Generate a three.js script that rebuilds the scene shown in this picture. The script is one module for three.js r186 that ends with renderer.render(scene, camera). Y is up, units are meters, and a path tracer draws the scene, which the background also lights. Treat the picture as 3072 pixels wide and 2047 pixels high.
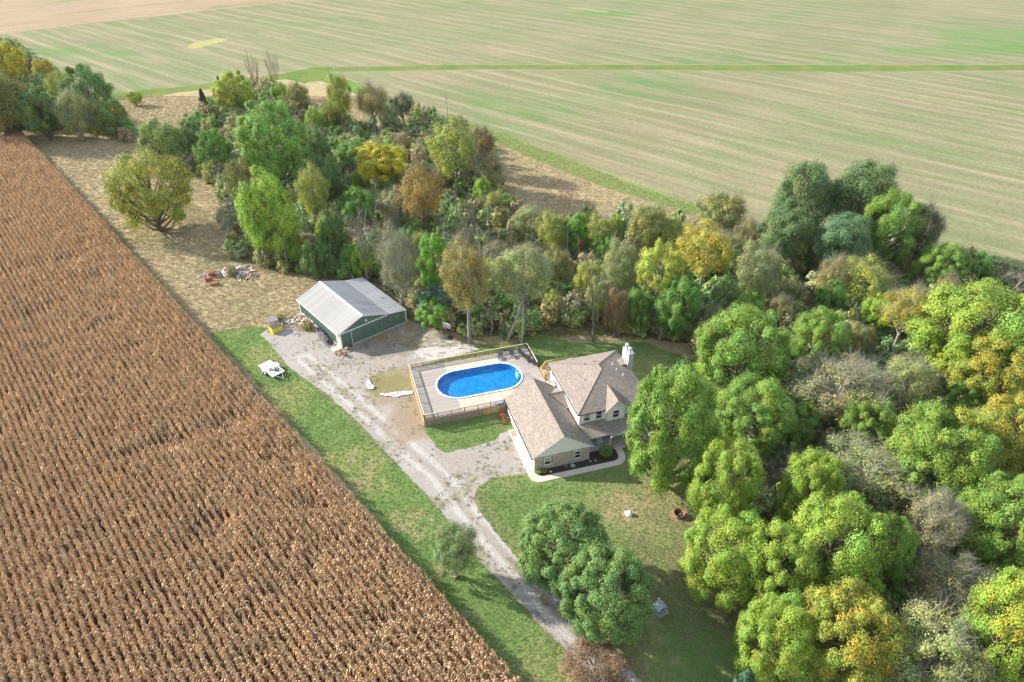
import * as THREE from 'three';

// ---------- camera, sky, sun, exposure ----------
const scene = new THREE.Scene();
const camera = new THREE.PerspectiveCamera(53.12, 1024 / 682, 1, 4000);
camera.position.set(0, 64, 0);
camera.rotation.set(-35 * Math.PI / 180, 0, 0);
const renderer = new THREE.WebGLRenderer({ antialias: true });
renderer.setSize(1024, 682);
renderer.toneMapping = THREE.LinearToneMapping;
renderer.toneMappingExposure = 2.5;
renderer.shadowMap.enabled = true;
const SUN_AZ = 108 * Math.PI / 180, SUN_EL = 26.5 * Math.PI / 180;
const sunDir = new THREE.Vector3(-Math.sin(SUN_AZ) * Math.cos(SUN_EL), Math.sin(SUN_EL), Math.cos(SUN_AZ) * Math.cos(SUN_EL));
// hazy clear sky: pale at the horizon, bluer overhead, a soft glow round the sun
const skyTex = (() => {
  const W = 256, H = 128, d = new Float32Array(W * H * 4);
  for (let j = 0; j < H; j++) for (let i = 0; i < W; i++) {
    const el = ((j + 0.5) / H - 0.5) * Math.PI, az = ((i + 0.5) / W - 0.5) * 2 * Math.PI, x = Math.cos(az) * Math.cos(el), y = Math.sin(el), z = Math.sin(az) * Math.cos(el), t = Math.pow(Math.max(0, y), 0.6), ang = Math.acos(Math.min(1, Math.max(-1, x * sunDir.x + y * sunDir.y + z * sunDir.z))), g = 0.45 * Math.exp(-ang / 0.3), k = (j * W + i) * 4;
    d[k] = 0.53 + (0.27 - 0.53) * t + g; d[k + 1] = 0.57 + (0.33 - 0.57) * t + g * 0.92; d[k + 2] = 0.63 + (0.44 - 0.63) * t + g * 0.8; d[k + 3] = 1;
  }
  const tex = new THREE.DataTexture(d, W, H, THREE.RGBAFormat, THREE.FloatType); tex.mapping = THREE.EquirectangularReflectionMapping; tex.magFilter = THREE.LinearFilter; tex.needsUpdate = true; return tex;
})();
scene.background = skyTex;
scene.environment = skyTex;
const sun = new THREE.DirectionalLight(new THREE.Color(1, 0.945, 0.86), 4.2);
sun.name = 'sun';
sun.position.copy(sunDir).multiplyScalar(300).add(new THREE.Vector3(0, 0, -120));
sun.target.position.set(0, 0, -120);
sun.castShadow = true;
sun.shadow.radius = 1;
sun.shadow.mapSize.set(4096, 4096);
Object.assign(sun.shadow.camera, { left: -160, right: 160, top: 160, bottom: -160, near: 1, far: 900 });
scene.add(sun, sun.target);
scene.fog = new THREE.FogExp2(new THREE.Color(0.86, 0.88, 0.9), 0.00004);

// ---------- helpers ----------
function rng(seed) { let a = seed >>> 0; return () => { a = (a + 0x6D2B79F5) | 0; let t = Math.imul(a ^ (a >>> 15), 1 | a); t = (t + Math.imul(t ^ (t >>> 7), 61 | t)) ^ t; return ((t ^ (t >>> 14)) >>> 0) / 4294967296; }; }
const clamp = (x, a = 0, b = 1) => Math.min(b, Math.max(a, x)), lerp = (a, b, t) => a + (b - a) * t, sstep = (a, b, x) => { const t = clamp((x - a) / (b - a)); return t * t * (3 - 2 * t); };
const names = new Map();
const numbered = (n) => { const k = names.get(n) ?? 0; names.set(n, k + 1); return k ? n + '_' + String(k).padStart(3, '0') : n; };
function tag(o, label, category, group) { o.userData.label = label; o.userData.category = category; if (group) o.userData.group = group; return o; }
function thing(name, label, category, x = 0, z = 0, turn = 0, group, y = 0) { const o = new THREE.Group(); o.name = numbered(name); o.position.set(x, y, z); o.rotation.y = turn; scene.add(o); return tag(o, label, category, group); }
const yawOf = (ax, az, bx, bz) => Math.atan2(-(bz - az), bx - ax);
const mat = (r, g, b, o = {}) => new THREE.MeshStandardMaterial({ color: new THREE.Color().setRGB(r, g, b), roughness: 0.85, ...o });
const PI = Math.PI;

// collects faces; build() makes one named mesh
class MB {
  constructor() { this.p = []; this.i = []; this.c = null; this.uv = null; this.cc = [1, 1, 1]; }
  color(r, g, b) { this.cc = [r, g, b]; if (!this.c) { this.c = []; for (let k = 0; k < this.p.length / 3; k++) this.c.push(1, 1, 1); } return this; }
  v(x, y, z) { this.p.push(x, y, z); if (this.c) this.c.push(...this.cc); return this.p.length / 3 - 1; }
  tri(a, b, c) { this.i.push(this.v(...a), this.v(...b), this.v(...c)); return this; }
  quad(a, b, c, d) { const A = this.v(...a), B = this.v(...b), C = this.v(...c), D = this.v(...d); this.i.push(A, B, C, A, C, D); return this; }
  // prism between a bottom ring and a top ring of points (counter-clockwise seen from above)
  prism(lo, hi) {
    const n = lo.length;
    for (let k = 1; k < n - 1; k++) { this.tri(hi[0], hi[k], hi[k + 1]); this.tri(lo[0], lo[k + 1], lo[k]); }
    for (let k = 0; k < n; k++) { const m = (k + 1) % n; this.quad(lo[k], lo[m], hi[m], hi[k]); }
    return this;
  }
  box(x, y, z, w, h, d, ry = 0, rx = 0, rz = 0) {
    const M = new THREE.Matrix4().makeRotationFromEuler(new THREE.Euler(rx, ry, rz, 'YXZ')), q = [];
    for (const [a, b, c] of [[-1, -1, 1], [1, -1, 1], [1, -1, -1], [-1, -1, -1], [-1, 1, 1], [1, 1, 1], [1, 1, -1], [-1, 1, -1]]) { const t = new THREE.Vector3(a * w / 2, b * h / 2, c * d / 2).applyMatrix4(M); q.push([t.x + x, t.y + y, t.z + z]); }
    return this.prism(q.slice(0, 4), q.slice(4));
  }
  bar(a, b, w, h = w) { // box beam from a to b
    const A = new THREE.Vector3(...a), B = new THREE.Vector3(...b), d = B.clone().sub(A).normalize(), up = Math.abs(d.y) > 0.95 ? new THREE.Vector3(1, 0, 0) : new THREE.Vector3(0, 1, 0), s = new THREE.Vector3().crossVectors(d, up).normalize(), t = new THREE.Vector3().crossVectors(s, d);
    const ring = (P) => [[-1, -1], [1, -1], [1, 1], [-1, 1]].map(([i, j]) => [P.x + s.x * i * w / 2 + t.x * j * h / 2, P.y + s.y * i * w / 2 + t.y * j * h / 2, P.z + s.z * i * w / 2 + t.z * j * h / 2]);
    return this.prism(ring(A), ring(B));
  }
  tube(pts, rad, sides = 6) {
    const n = pts.length; let prev = null;
    for (let k = 0; k < n; k++) {
      const a = pts[Math.max(0, k - 1)], b = pts[Math.min(n - 1, k + 1)], d = new THREE.Vector3(b[0] - a[0], b[1] - a[1], b[2] - a[2]).normalize();
      const up = Math.abs(d.y) > 0.9 ? new THREE.Vector3(1, 0, 0) : new THREE.Vector3(0, 1, 0), s = new THREE.Vector3().crossVectors(d, up).normalize(), t = new THREE.Vector3().crossVectors(s, d), ring = [], r = Array.isArray(rad) ? rad[k] : rad;
      for (let j = 0; j < sides; j++) { const f = j / sides * 2 * PI, c = Math.cos(f) * r, e = Math.sin(f) * r; ring.push(this.v(pts[k][0] + s.x * c + t.x * e, pts[k][1] + s.y * c + t.y * e, pts[k][2] + s.z * c + t.z * e)); }
      if (prev) for (let j = 0; j < sides; j++) { const m = (j + 1) % sides; this.i.push(prev[j], ring[j], ring[m], prev[j], ring[m], prev[m]); }
      else for (let j = 1; j < sides - 1; j++) this.i.push(ring[0], ring[j], ring[j + 1]);
      if (k === n - 1) for (let j = 1; j < sides - 1; j++) this.i.push(ring[0], ring[j + 1], ring[j]);
      prev = ring;
    }
    return this;
  }
  lathe(prof, x = 0, y = 0, z = 0, seg = 16) { // [[r, y]...] from bottom to top
    const rings = prof.map(([r, h]) => { const q = []; for (let j = 0; j < seg; j++) { const f = j / seg * 2 * PI; q.push(this.v(x + Math.cos(f) * r, y + h, z - Math.sin(f) * r)); } return q; });
    for (let k = 1; k < rings.length; k++) for (let j = 0; j < seg; j++) { const m = (j + 1) % seg; this.i.push(rings[k - 1][j], rings[k - 1][m], rings[k][m], rings[k - 1][j], rings[k][m], rings[k][j]); }
    return this;
  }
  geo() {
    const g = new THREE.BufferGeometry();
    g.setAttribute('position', new THREE.BufferAttribute(new Float32Array(this.p), 3));
    if (this.c) g.setAttribute('color', new THREE.BufferAttribute(new Float32Array(this.c), 3));
    if (this.uv) g.setAttribute('uv', new THREE.BufferAttribute(new Float32Array(this.uv), 2));
    g.setIndex(this.i);
    g.computeVertexNormals();
    return g;
  }
  build(name, m, parent) { return part(name, this.geo(), m, parent); }
}
function part(name, g, m, parent) { const o = new THREE.Mesh(g, m); o.castShadow = o.receiveShadow = true; o.name = parent === scene ? numbered(name) : name; parent.add(o); return o; }
function copyOf(o, x, z, turn, label, y) { const c = o.clone(); c.name = numbered(o.name.replace(/_\d{3}$/, '')); c.userData = { ...o.userData }; c.position.x = x; c.position.z = z; if (y !== undefined) c.position.y = y; c.rotation.y = turn; if (label) c.userData.label = label; scene.add(c); return c; }

// ---------- noise and textures ----------
function noiseTile(n, cell, oct, seed) { // repeats without a seam, 0..1
  const out = new Float32Array(n * n), R = rng(seed); let amp = 1, sum = 0;
  for (let o = 0; o < oct; o++, amp *= 0.55, cell = Math.max(1, cell >> 1)) {
    const m = Math.max(1, n / cell | 0), g = new Float32Array(m * m).map(() => R()); sum += amp;
    for (let y = 0; y < n; y++) { const fy = y / cell, y0 = Math.floor(fy), ty = fy - y0, sy = ty * ty * (3 - 2 * ty), r0 = (y0 % m) * m, r1 = ((y0 + 1) % m) * m;
      for (let x = 0; x < n; x++) { const fx = x / cell, x0 = Math.floor(fx), tx = fx - x0, sx = tx * tx * (3 - 2 * tx), a = x0 % m, b = (x0 + 1) % m; out[y * n + x] += amp * lerp(lerp(g[r0 + a], g[r0 + b], sx), lerp(g[r1 + a], g[r1 + b], sx), sy); } }
  }
  for (let k = 0; k < out.length; k++) out[k] /= sum;
  return out;
}
const NT = 512, N1 = noiseTile(NT, 64, 7, 11), N2 = noiseTile(NT, 32, 6, 23), N3 = noiseTile(NT, 4, 3, 37);
function S(t, x, y) { // smooth lookup, one tile per 512 units
  const xf = Math.floor(x), yf = Math.floor(y), a = xf & 511, b = (xf + 1) & 511, c = (yf & 511) * NT, d = ((yf + 1) & 511) * NT, u = x - xf, v = y - yf;
  return (t[c + a] * (1 - u) + t[c + b] * u) * (1 - v) + (t[d + a] * (1 - u) + t[d + b] * u) * v;
}
const con = (x, k = 3) => clamp(0.5 + (x - 0.5) * k); // stretch noise to the full range
const toS = (() => { const t = new Uint8Array(4097); for (let k = 0; k <= 4096; k++) { const x = k / 4096; t[k] = Math.round(255 * (x <= 0.0031308 ? 12.92 * x : 1.055 * Math.pow(x, 1 / 2.4) - 0.055)); } return (x) => t[clamp(x) * 4096 | 0]; })();
function colourTex(w, h, x0, z0, x1, z1, fn) { // fn(x, z, out) gives linear colour in world metres
  const d = new Uint8Array(w * h * 4), o = [0, 0, 0];
  for (let j = 0; j < h; j++) { const z = lerp(z0, z1, (j + 0.5) / h); for (let i = 0; i < w; i++) { fn(lerp(x0, x1, (i + 0.5) / w), z, o); const k = (j * w + i) * 4; d[k] = toS(o[0]); d[k + 1] = toS(o[1]); d[k + 2] = toS(o[2]); d[k + 3] = 255; } }
  const t = new THREE.DataTexture(d, w, h); t.colorSpace = THREE.SRGBColorSpace; t.magFilter = THREE.LinearFilter; t.minFilter = THREE.LinearMipmapLinearFilter; t.generateMipmaps = true; t.needsUpdate = true; return t;
}
function bumpTex(tile) { const d = new Uint8Array(NT * NT * 4); for (let k = 0; k < NT * NT; k++) { const v = 255 * con(tile[k], 2); d[k * 4] = d[k * 4 + 1] = d[k * 4 + 2] = v; d[k * 4 + 3] = 255; } const t = new THREE.DataTexture(d, NT, NT); t.wrapS = t.wrapT = THREE.RepeatWrapping; t.magFilter = THREE.LinearFilter; t.needsUpdate = true; return t; }
const BUMP2 = bumpTex(N2), BUMP3 = bumpTex(N3);
const mix3 = (o, c, t) => { o[0] += (c[0] - o[0]) * t; o[1] += (c[1] - o[1]) * t; o[2] += (c[2] - o[2]) * t; };
const set3 = (o, c, m = 1) => { o[0] = c[0] * m; o[1] = c[1] * m; o[2] = c[2] * m; };

// flat sheet from an outline [x, z, x, z ...] with an uneven edge; uv covers the box of the outline once
function sheet(name, flat, y, opt = {}) {
  const { step = 0, rough = 0, seed = 1, tex, bump, bumpSize = 4, bumpScale = 0.03, kind = 'structure', m, res = [1024, 1024], roughness = 0.95 } = opt;
  let pts = []; for (let k = 0; k < flat.length; k += 2) pts.push([flat[k], flat[k + 1]]);
  if (step) { const q = []; for (let k = 0; k < pts.length; k++) { const a = pts[k], b = pts[(k + 1) % pts.length], L = Math.hypot(b[0] - a[0], b[1] - a[1]), n = Math.max(1, Math.round(L / step)), nx = -(b[1] - a[1]) / L, nz = (b[0] - a[0]) / L;
      for (let j = 0; j < n; j++) { const t = j / n, x = lerp(a[0], b[0], t), z = lerp(a[1], b[1], t), e = (S(N1, x * 9 + seed * 77, z * 9) - 0.5) * 2 * rough + (S(N3, x * 20 + seed * 31, z * 20) - 0.5) * rough; q.push([x + nx * e, z + nz * e]); } } pts = q; }
  const tri = THREE.ShapeUtils.triangulateShape(pts.map(([x, z]) => new THREE.Vector2(x, z)), []);
  const xs = pts.map((q) => q[0]), zs = pts.map((q) => q[1]), x0 = Math.min(...xs), x1 = Math.max(...xs), z0 = Math.min(...zs), z1 = Math.max(...zs);
  const g = new THREE.BufferGeometry(), pos = [], uv = [], idx = [];
  for (const [x, z] of pts) { pos.push(x, y, z); uv.push((x - x0) / (x1 - x0), (z - z0) / (z1 - z0)); }
  for (const [a, b, c] of tri) { const A = pts[a], B = pts[b], C = pts[c]; ((B[0] - A[0]) * (C[1] - A[1]) - (B[1] - A[1]) * (C[0] - A[0]) < 0) ? idx.push(a, b, c) : idx.push(a, c, b); }
  g.setAttribute('position', new THREE.Float32BufferAttribute(pos, 3)); g.setAttribute('uv', new THREE.Float32BufferAttribute(uv, 2)); g.setIndex(idx); g.computeVertexNormals();
  const material = m ?? new THREE.MeshPhysicalMaterial({ roughness, specularIntensity: 0.15 });
  if (tex) material.map = colourTex(res[0], res[1], x0, z0, x1, z1, tex);
  if (bump) { const t = bump.clone(); t.repeat.set((x1 - x0) / bumpSize, (z1 - z0) / bumpSize); material.bumpMap = t; material.bumpScale = bumpScale; }
  const o = part(name, g, material, scene); o.userData.kind = kind; o.userData.outline = pts; return o;
}
function inside(pts, x, z) { let c = false; for (let i = 0, j = pts.length - 1; i < pts.length; j = i++) { const [a, b] = pts[i], [d, e] = pts[j]; if ((b > z) !== (e > z) && x < (d - a) * (z - b) / (e - b) + a) c = !c; } return c; }
const pairs = (f) => { const q = []; for (let k = 0; k < f.length; k += 2) q.push([f[k], f[k + 1]]); return q; };
function distLine(pts, x, z) { let best = 1e9; for (let k = 0; k < pts.length - 1; k++) { const [a, b] = pts[k], [c, d] = pts[k + 1], t = clamp(((x - a) * (c - a) + (z - b) * (d - b)) / ((c - a) ** 2 + (d - b) ** 2)); best = Math.min(best, Math.hypot(x - a - (c - a) * t, z - b - (d - b) * t)); } return best; }

// ---------- the ground ----------
const HAY = [0.375, 0.3, 0.165], HAYD = [0.2, 0.15, 0.085], HAYG = [0.2, 0.21, 0.085];
const GRASS = [0.135, 0.2, 0.058], GRASSD = [0.095, 0.16, 0.042], GRASSY = [0.24, 0.235, 0.09], DRY = [0.3, 0.235, 0.13];
const hayTex = (x, z, o) => {
  const a = con(S(N1, x * 6, z * 6), 2.2), b = con(S(N2, x * 23 + 90, z * 23), 3), c = S(N3, x * 31, z * 31), r = 0.5 + 0.5 * Math.sin((x * 0.66 + z * 0.75) * 2.1 + a * 5);
  set3(o, HAY); mix3(o, HAYG, sstep(0.55, 0.95, a) * 0.65); mix3(o, HAYD, sstep(0.45, 0.95, b) * 0.35); mix3(o, [0.4, 0.33, 0.2], r * 0.35);
  const k = 0.72 + 0.56 * c; o[0] *= k; o[1] *= k; o[2] *= k;
};
sheet('ground', [-1500, 400, 1500, 400, 1500, -2500, -1500, -2500], -0.02, { m: mat(0.22, 0.2, 0.11, { roughness: 1 }) });
sheet('meadow', [-230, -20, 150, -20, 150, -260, -230, -260], 0, { tex: hayTex, res: [2048, 1536], bump: BUMP2, bumpSize: 5, bumpScale: 0.06 });
// crop fields: thin young green over pale stubble, in passes
function fieldTex(dirDeg, green, pale, wob, lush = []) {
  const c = Math.cos(dirDeg * PI / 180), s = Math.sin(dirDeg * PI / 180);
  return (x, z, o) => {
    const w = (S(N1, x * 0.7 + 40, z * 0.7) - 0.5) * wob, along = x * c - z * s, across = x * s + z * c + w;
    const p = across / 9.2, band = Math.abs(p - Math.floor(p) - 0.5) * 2, id = Math.floor(p), h = S(N3, id * 37.7 + 3, 11.3);
    const seg = con(S(N1, along * 0.9 + id * 131, id * 57.3), 3), fine = S(N2, along * 1.5, across * 26), fine2 = con(S(N2, along * 0.8 + 200, across * 9), 2.6), pat = con(S(N1, x * 1.6, z * 1.6 + 130), 2.6), gr = S(N3, x * 9, z * 9);
    set3(o, pale); mix3(o, green, clamp(0.36 + 0.42 * fine2 + 0.35 * (pat - 0.5) + 0.2 * (h - 0.5)));
    mix3(o, [0.19, 0.15, 0.095], sstep(0.5, 0.85, con(fine, 2.6)) * 0.32); mix3(o, [0.36, 0.29, 0.195], sstep(0.5, 0.15, con(fine, 2.6)) * 0.2);
    mix3(o, [0.37, 0.285, 0.18], sstep(0.45, 0.95, band) * sstep(0.2, 0.8, seg) * 0.5);
    mix3(o, [0.11, 0.2, 0.06], sstep(0.7, 1, pat) * sstep(0.4, 0.8, fine2) * 0.5);
    for (const [lx, lz, rx, rz] of lush) mix3(o, [0.105, 0.21, 0.055], sstep(1.1, 0.3, Math.hypot((x - lx) / rx, (z - lz) / rz) + (pat - 0.5) * 0.7) * (0.45 + 0.4 * fine2));
    const k = 0.82 + 0.36 * gr; o[0] *= k; o[1] *= k; o[2] *= k;
  };
}
const upper = sheet('crop_field', [199.63,-280.13, 760, -240, 760, -1200, -200, -1200, -118.40,-431.01, -234.22,-336.43, -420, -330, -167.59,-214.74, -164.01,-222.15, -134.28,-238.85, -111.42,-248.88, -86.35,-263.40, -75.98,-273.90, -12.95,-279.43, 71.71,-279.43], 0.004, { tex: fieldTex(-40, [0.13, 0.19, 0.07], [0.265, 0.22, 0.14], 5, [[50.70,-389.56, 26, 14], [225.62,-329.75, 40, 34], [201.18,-301.17, 60, 12], [-200.79,-299.58, 50, 12]]), res: [2048, 2048], bump: BUMP2, bumpSize: 14, bumpScale: 0.05 });
sheet('stubble_field', [-118.40,-431.01, -200, -1200, -1400, -1200, -1400, -330, -420, -330, -234.22,-336.43], 0.008, { tex: fieldTex(39.4, [0.27, 0.2, 0.115], [0.37, 0.27, 0.18], 4), res: [2048, 1024] });
const lower = sheet('crop_field', [191.32,-266.60, 500, -230, 500, -60, 120, -60, 84, -98, 45.13,-141.64, 28.94,-157.80, 14.22,-175.72, -5.91,-198.69, -33.33,-225.04, -59.49,-257.78, -67.45,-265.31, -12.57,-269.88, 85.49,-267.90], 0.004, { tex: fieldTex(-42, [0.132, 0.186, 0.07], [0.275, 0.225, 0.142], 5), res: [2048, 2048], bump: BUMP2, bumpSize: 14, bumpScale: 0.05 });
const stripTex = (x, z, o) => { const a = con(S(N1, x * 8, z * 8), 2.4), b = S(N3, x * 22, z * 22); set3(o, [0.125, 0.205, 0.045]); mix3(o, [0.24, 0.25, 0.075], a * 0.75); const k = 0.7 + 0.6 * b; o[0] *= k; o[1] *= k; o[2] *= k; };
sheet('grass_strip', [198.34,-278.03, 500, -241, 500, -227, 193.33,-269.88, 118.15,-267.90, 53.27,-270.54, -12.65,-271.88, -67.87,-267.25, -69.07,-254.76, -73.51,-250.61, -82.07,-256.57, -108.65,-241.57, -126.24,-231.01, -163.90,-209.02, -167.59,-214.74, -164.01,-222.15, -134.28,-238.85, -111.42,-248.88, -86.35,-263.40, -75.98,-273.90, -12.90,-278.03, 71.40,-278.03], 0.012, { step: 2, rough: 1.1, seed: 3, tex: stripTex, res: [2048, 512], bump: BUMP2, bumpSize: 5, bumpScale: 0.25 });
sheet('grass_strip', [-67.45,-265.31, -59.25,-256.57, -33.33,-225.04, -5.93,-199.48, 14.29,-176.70, 29.09,-158.90, 45.35,-142.57, 84, -98, 120, -60, 112, -56, 76, -94, 39.91,-140.03, 25.22,-153.50, 11.54,-168.79, -8.23,-192.13, -33.64,-216.55, -62.22,-248.30, -69.07,-254.76], 0.012, { step: 2, rough: 0.9, seed: 4, tex: (x, z, o) => { stripTex(x, z, o); o[0] *= 0.85; o[1] *= 1.15; o[2] *= 0.9; }, res: [1024, 1024], bump: BUMP2, bumpSize: 5, bumpScale: 0.2 });
sheet('wet_hollow', [-139.34,-313.60, -137.34,-319.71, -131.33,-326.96, -125.90,-326.96, -128.15,-317.95, -131.89,-307.69, -135.99,-306.86], 0.012, { step: 2, rough: 1, tex: (x, z, o) => { const a = S(N3, x * 9, z * 9); set3(o, [0.33, 0.31, 0.12], 0.7 + 0.6 * a); }, res: [256, 128] });
sheet('wet_hollow', [31.56,-407.97, 38.43,-405.24, 51.29,-394.67, 49.56,-389.56, 37.86,-398.57, 31.65,-402.55], 0.012, { step: 3, rough: 1, tex: (x, z, o) => { const a = S(N3, x * 9, z * 9); set3(o, [0.25, 0.265, 0.12], 0.7 + 0.6 * a); }, res: [256, 128] });

const woodsTex = (x, z, o) => { const a = con(S(N1, x * 9, z * 9), 2.4), b = con(S(N2, x * 30, z * 30), 2), c = S(N3, x * 40, z * 40); set3(o, [0.17, 0.13, 0.075]); mix3(o, [0.12, 0.15, 0.045], a * 0.7); mix3(o, [0.31, 0.235, 0.13], sstep(0.5, 0.9, b) * 0.6); const k = 0.65 + 0.7 * c; o[0] *= k; o[1] *= k; o[2] *= k; };
const woodA = pairs([-55.24,-118.80, -44.62,-114.45, -30.50,-110.32, -17.98,-97.76, -13.99,-95.09, -8.35,-92.52, 3.12,-92.52, 11.06,-93.15, 18.90,-92.52, 29.25,-90.66, 33.68,-78.39, 29.93,-69.01, 25.98,-53.98, 25.68,-42.46, 25.46,-34.67, 30, -20, 120, -20, 120, -98, 89.04,-117.03, 74.63,-118.80, 51.24,-126.29, 39.65,-134.49, 26.24,-138.89, 14.20,-132.37, 2.20,-134.49, -3.78,-153.50, -5.47,-180.36, -14.81,-198.69, -28.94,-211.19, -37.70,-198.69, -53.84,-202.72, -69.18,-227.49, -83.70,-243.22, -97.98,-232.54, -94.45,-211.19, -98.06,-177.03, -80.54,-164.61, -67.99,-153.50]);
sheet('woodland_floor', woodA.flat(), 0.004, { step: 1.5, rough: 1.6, seed: 7, tex: woodsTex, res: [2048, 2048], bump: BUMP2, bumpSize: 4, bumpScale: 0.2 });
const woodB = pairs([-157.23,-198.69, -140.82,-196.72, -127.12,-199.48, -110.76,-189.17, -105.05,-187.35, -113.30,-202.72, -133.38,-225.04, -170.39,-264.03, -209.20,-307.69, -236.87,-316.20]);
sheet('woodland_floor', woodB.flat(), 0.004, { step: 1.5, rough: 1.4, seed: 8, tex: woodsTex, res: [512, 512], bump: BUMP2, bumpSize: 4, bumpScale: 0.2 });

const drivePath = pairs([10.51,-34.58, 5.95,-40.47, 1.12,-46.73, -5.03,-54.97, -9.23,-61.34, -16.43,-69.01, -24.02,-77.38, -32.67,-86.49]);
const lawnPts = [1.16,-33.34, -8.26,-44.81, -23.42,-62.87, -41.36,-83.68, -50.27,-93.41, -45.17,-95.48, -39.19,-95.09, -19.56,-90.66, -15.18,-89.44, 0.96,-90.66, 3.51,-93.79, 10.15,-90.66, 21.57,-91.27, 28.91,-85.92, 34.12,-75.42, 29.07,-53.98, 26, -45, 34, -20, 6, -20];
const dryC = [16.50,-55.98], dryD = [19.67,-61.72], brownC = [18.11,-45.62];
const lawnTex = (x, z, o) => {
  const a = con(S(N1, x * 7, z * 7), 2.4), b = con(S(N2, x * 17 + 60, z * 17), 2.4), c = S(N3, x * 36, z * 36), d = S(N3, x * 15 + 9, z * 15);
  set3(o, GRASS); mix3(o, GRASSD, sstep(0.35, 0.8, b) * 0.55); mix3(o, GRASSY, sstep(0.42, 0.9, a) * 0.75);
  const dd = Math.min(Math.hypot((x - dryC[0]) / 1.5, (z - dryC[1])), Math.hypot((x - dryD[0]) / 1.3, z - dryD[1]) + 1.2);
  mix3(o, DRY, sstep(7.5, 2, dd + (a - 0.5) * 6) * 0.75 * (0.55 + 0.45 * b));
  const ds = Math.hypot(x - brownC[0], (z - brownC[1]) * 0.9); mix3(o, [0.16, 0.125, 0.08], sstep(9, 3, ds + (b - 0.5) * 7) * 0.6);  // browner patch blended into the lawn colour round this point
  mix3(o, DRY, sstep(0.86, 1, con(S(N1, x * 13 + 333, z * 13), 3)) * 0.6);
  mix3(o, [0.2, 0.17, 0.09], sstep(2.8, 1.7, distLine(drivePath, x, z) - b * 0.9) * 0.5);
  const k = 0.62 + 0.5 * c + 0.28 * d; o[0] *= k; o[1] *= k; o[2] *= k;
};
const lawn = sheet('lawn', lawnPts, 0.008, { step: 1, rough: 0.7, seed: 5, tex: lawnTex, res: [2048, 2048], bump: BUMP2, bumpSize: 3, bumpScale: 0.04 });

const drivePts = [-41.82,-93.15, -41.27,-94.44, -39.64,-96.41, -36.92,-100.52, -29.29,-104.14, -17.93,-97.35, -14.03,-95.48, -9.03,-91.89, -6.09,-90.04, -5.35,-89.08, -15.60,-84.23, -12.18,-70.33, -10.84,-67.73, -9.62,-65.81, -8.44,-65.49, -2.21,-67.90, -1.58,-69.19, -0.33,-69.88, 1.98,-61.79, -2.30,-61.11, -4.28,-59.64, -4.58,-57.70, -3.96,-55.64, -2.48,-53.20, -1.28,-51.13, 1.19,-47.98, 3.51,-45.35, 5.86,-42.56, 8.57,-39.60, 13.27,-33.75, 9.12,-33.34, 5.56,-38.01, 2.75,-40.86, 0.39,-43.75, -1.99,-46.84, -4.75,-50.34, -7.36,-54.11, -9.93,-57.70, -12.83,-60.89, -15.26,-64.04, -19.41,-69.01, -22.86,-73.05, -26.81,-77.28, -29.93,-79.93, -32.41,-82.26, -34.72,-84.68, -36.57,-87.19, -39.62,-90.78];
const padC = [-11.73,-90.04], padD = [-16.38,-90.66], dirtC = [-17.76,-80.45], dirtD = [-13.80,-74.46], tuftC = [-18.74,-80.45], loopC = [-5.49,-64.04], dirtE = [-20.97,-90.66];
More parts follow.
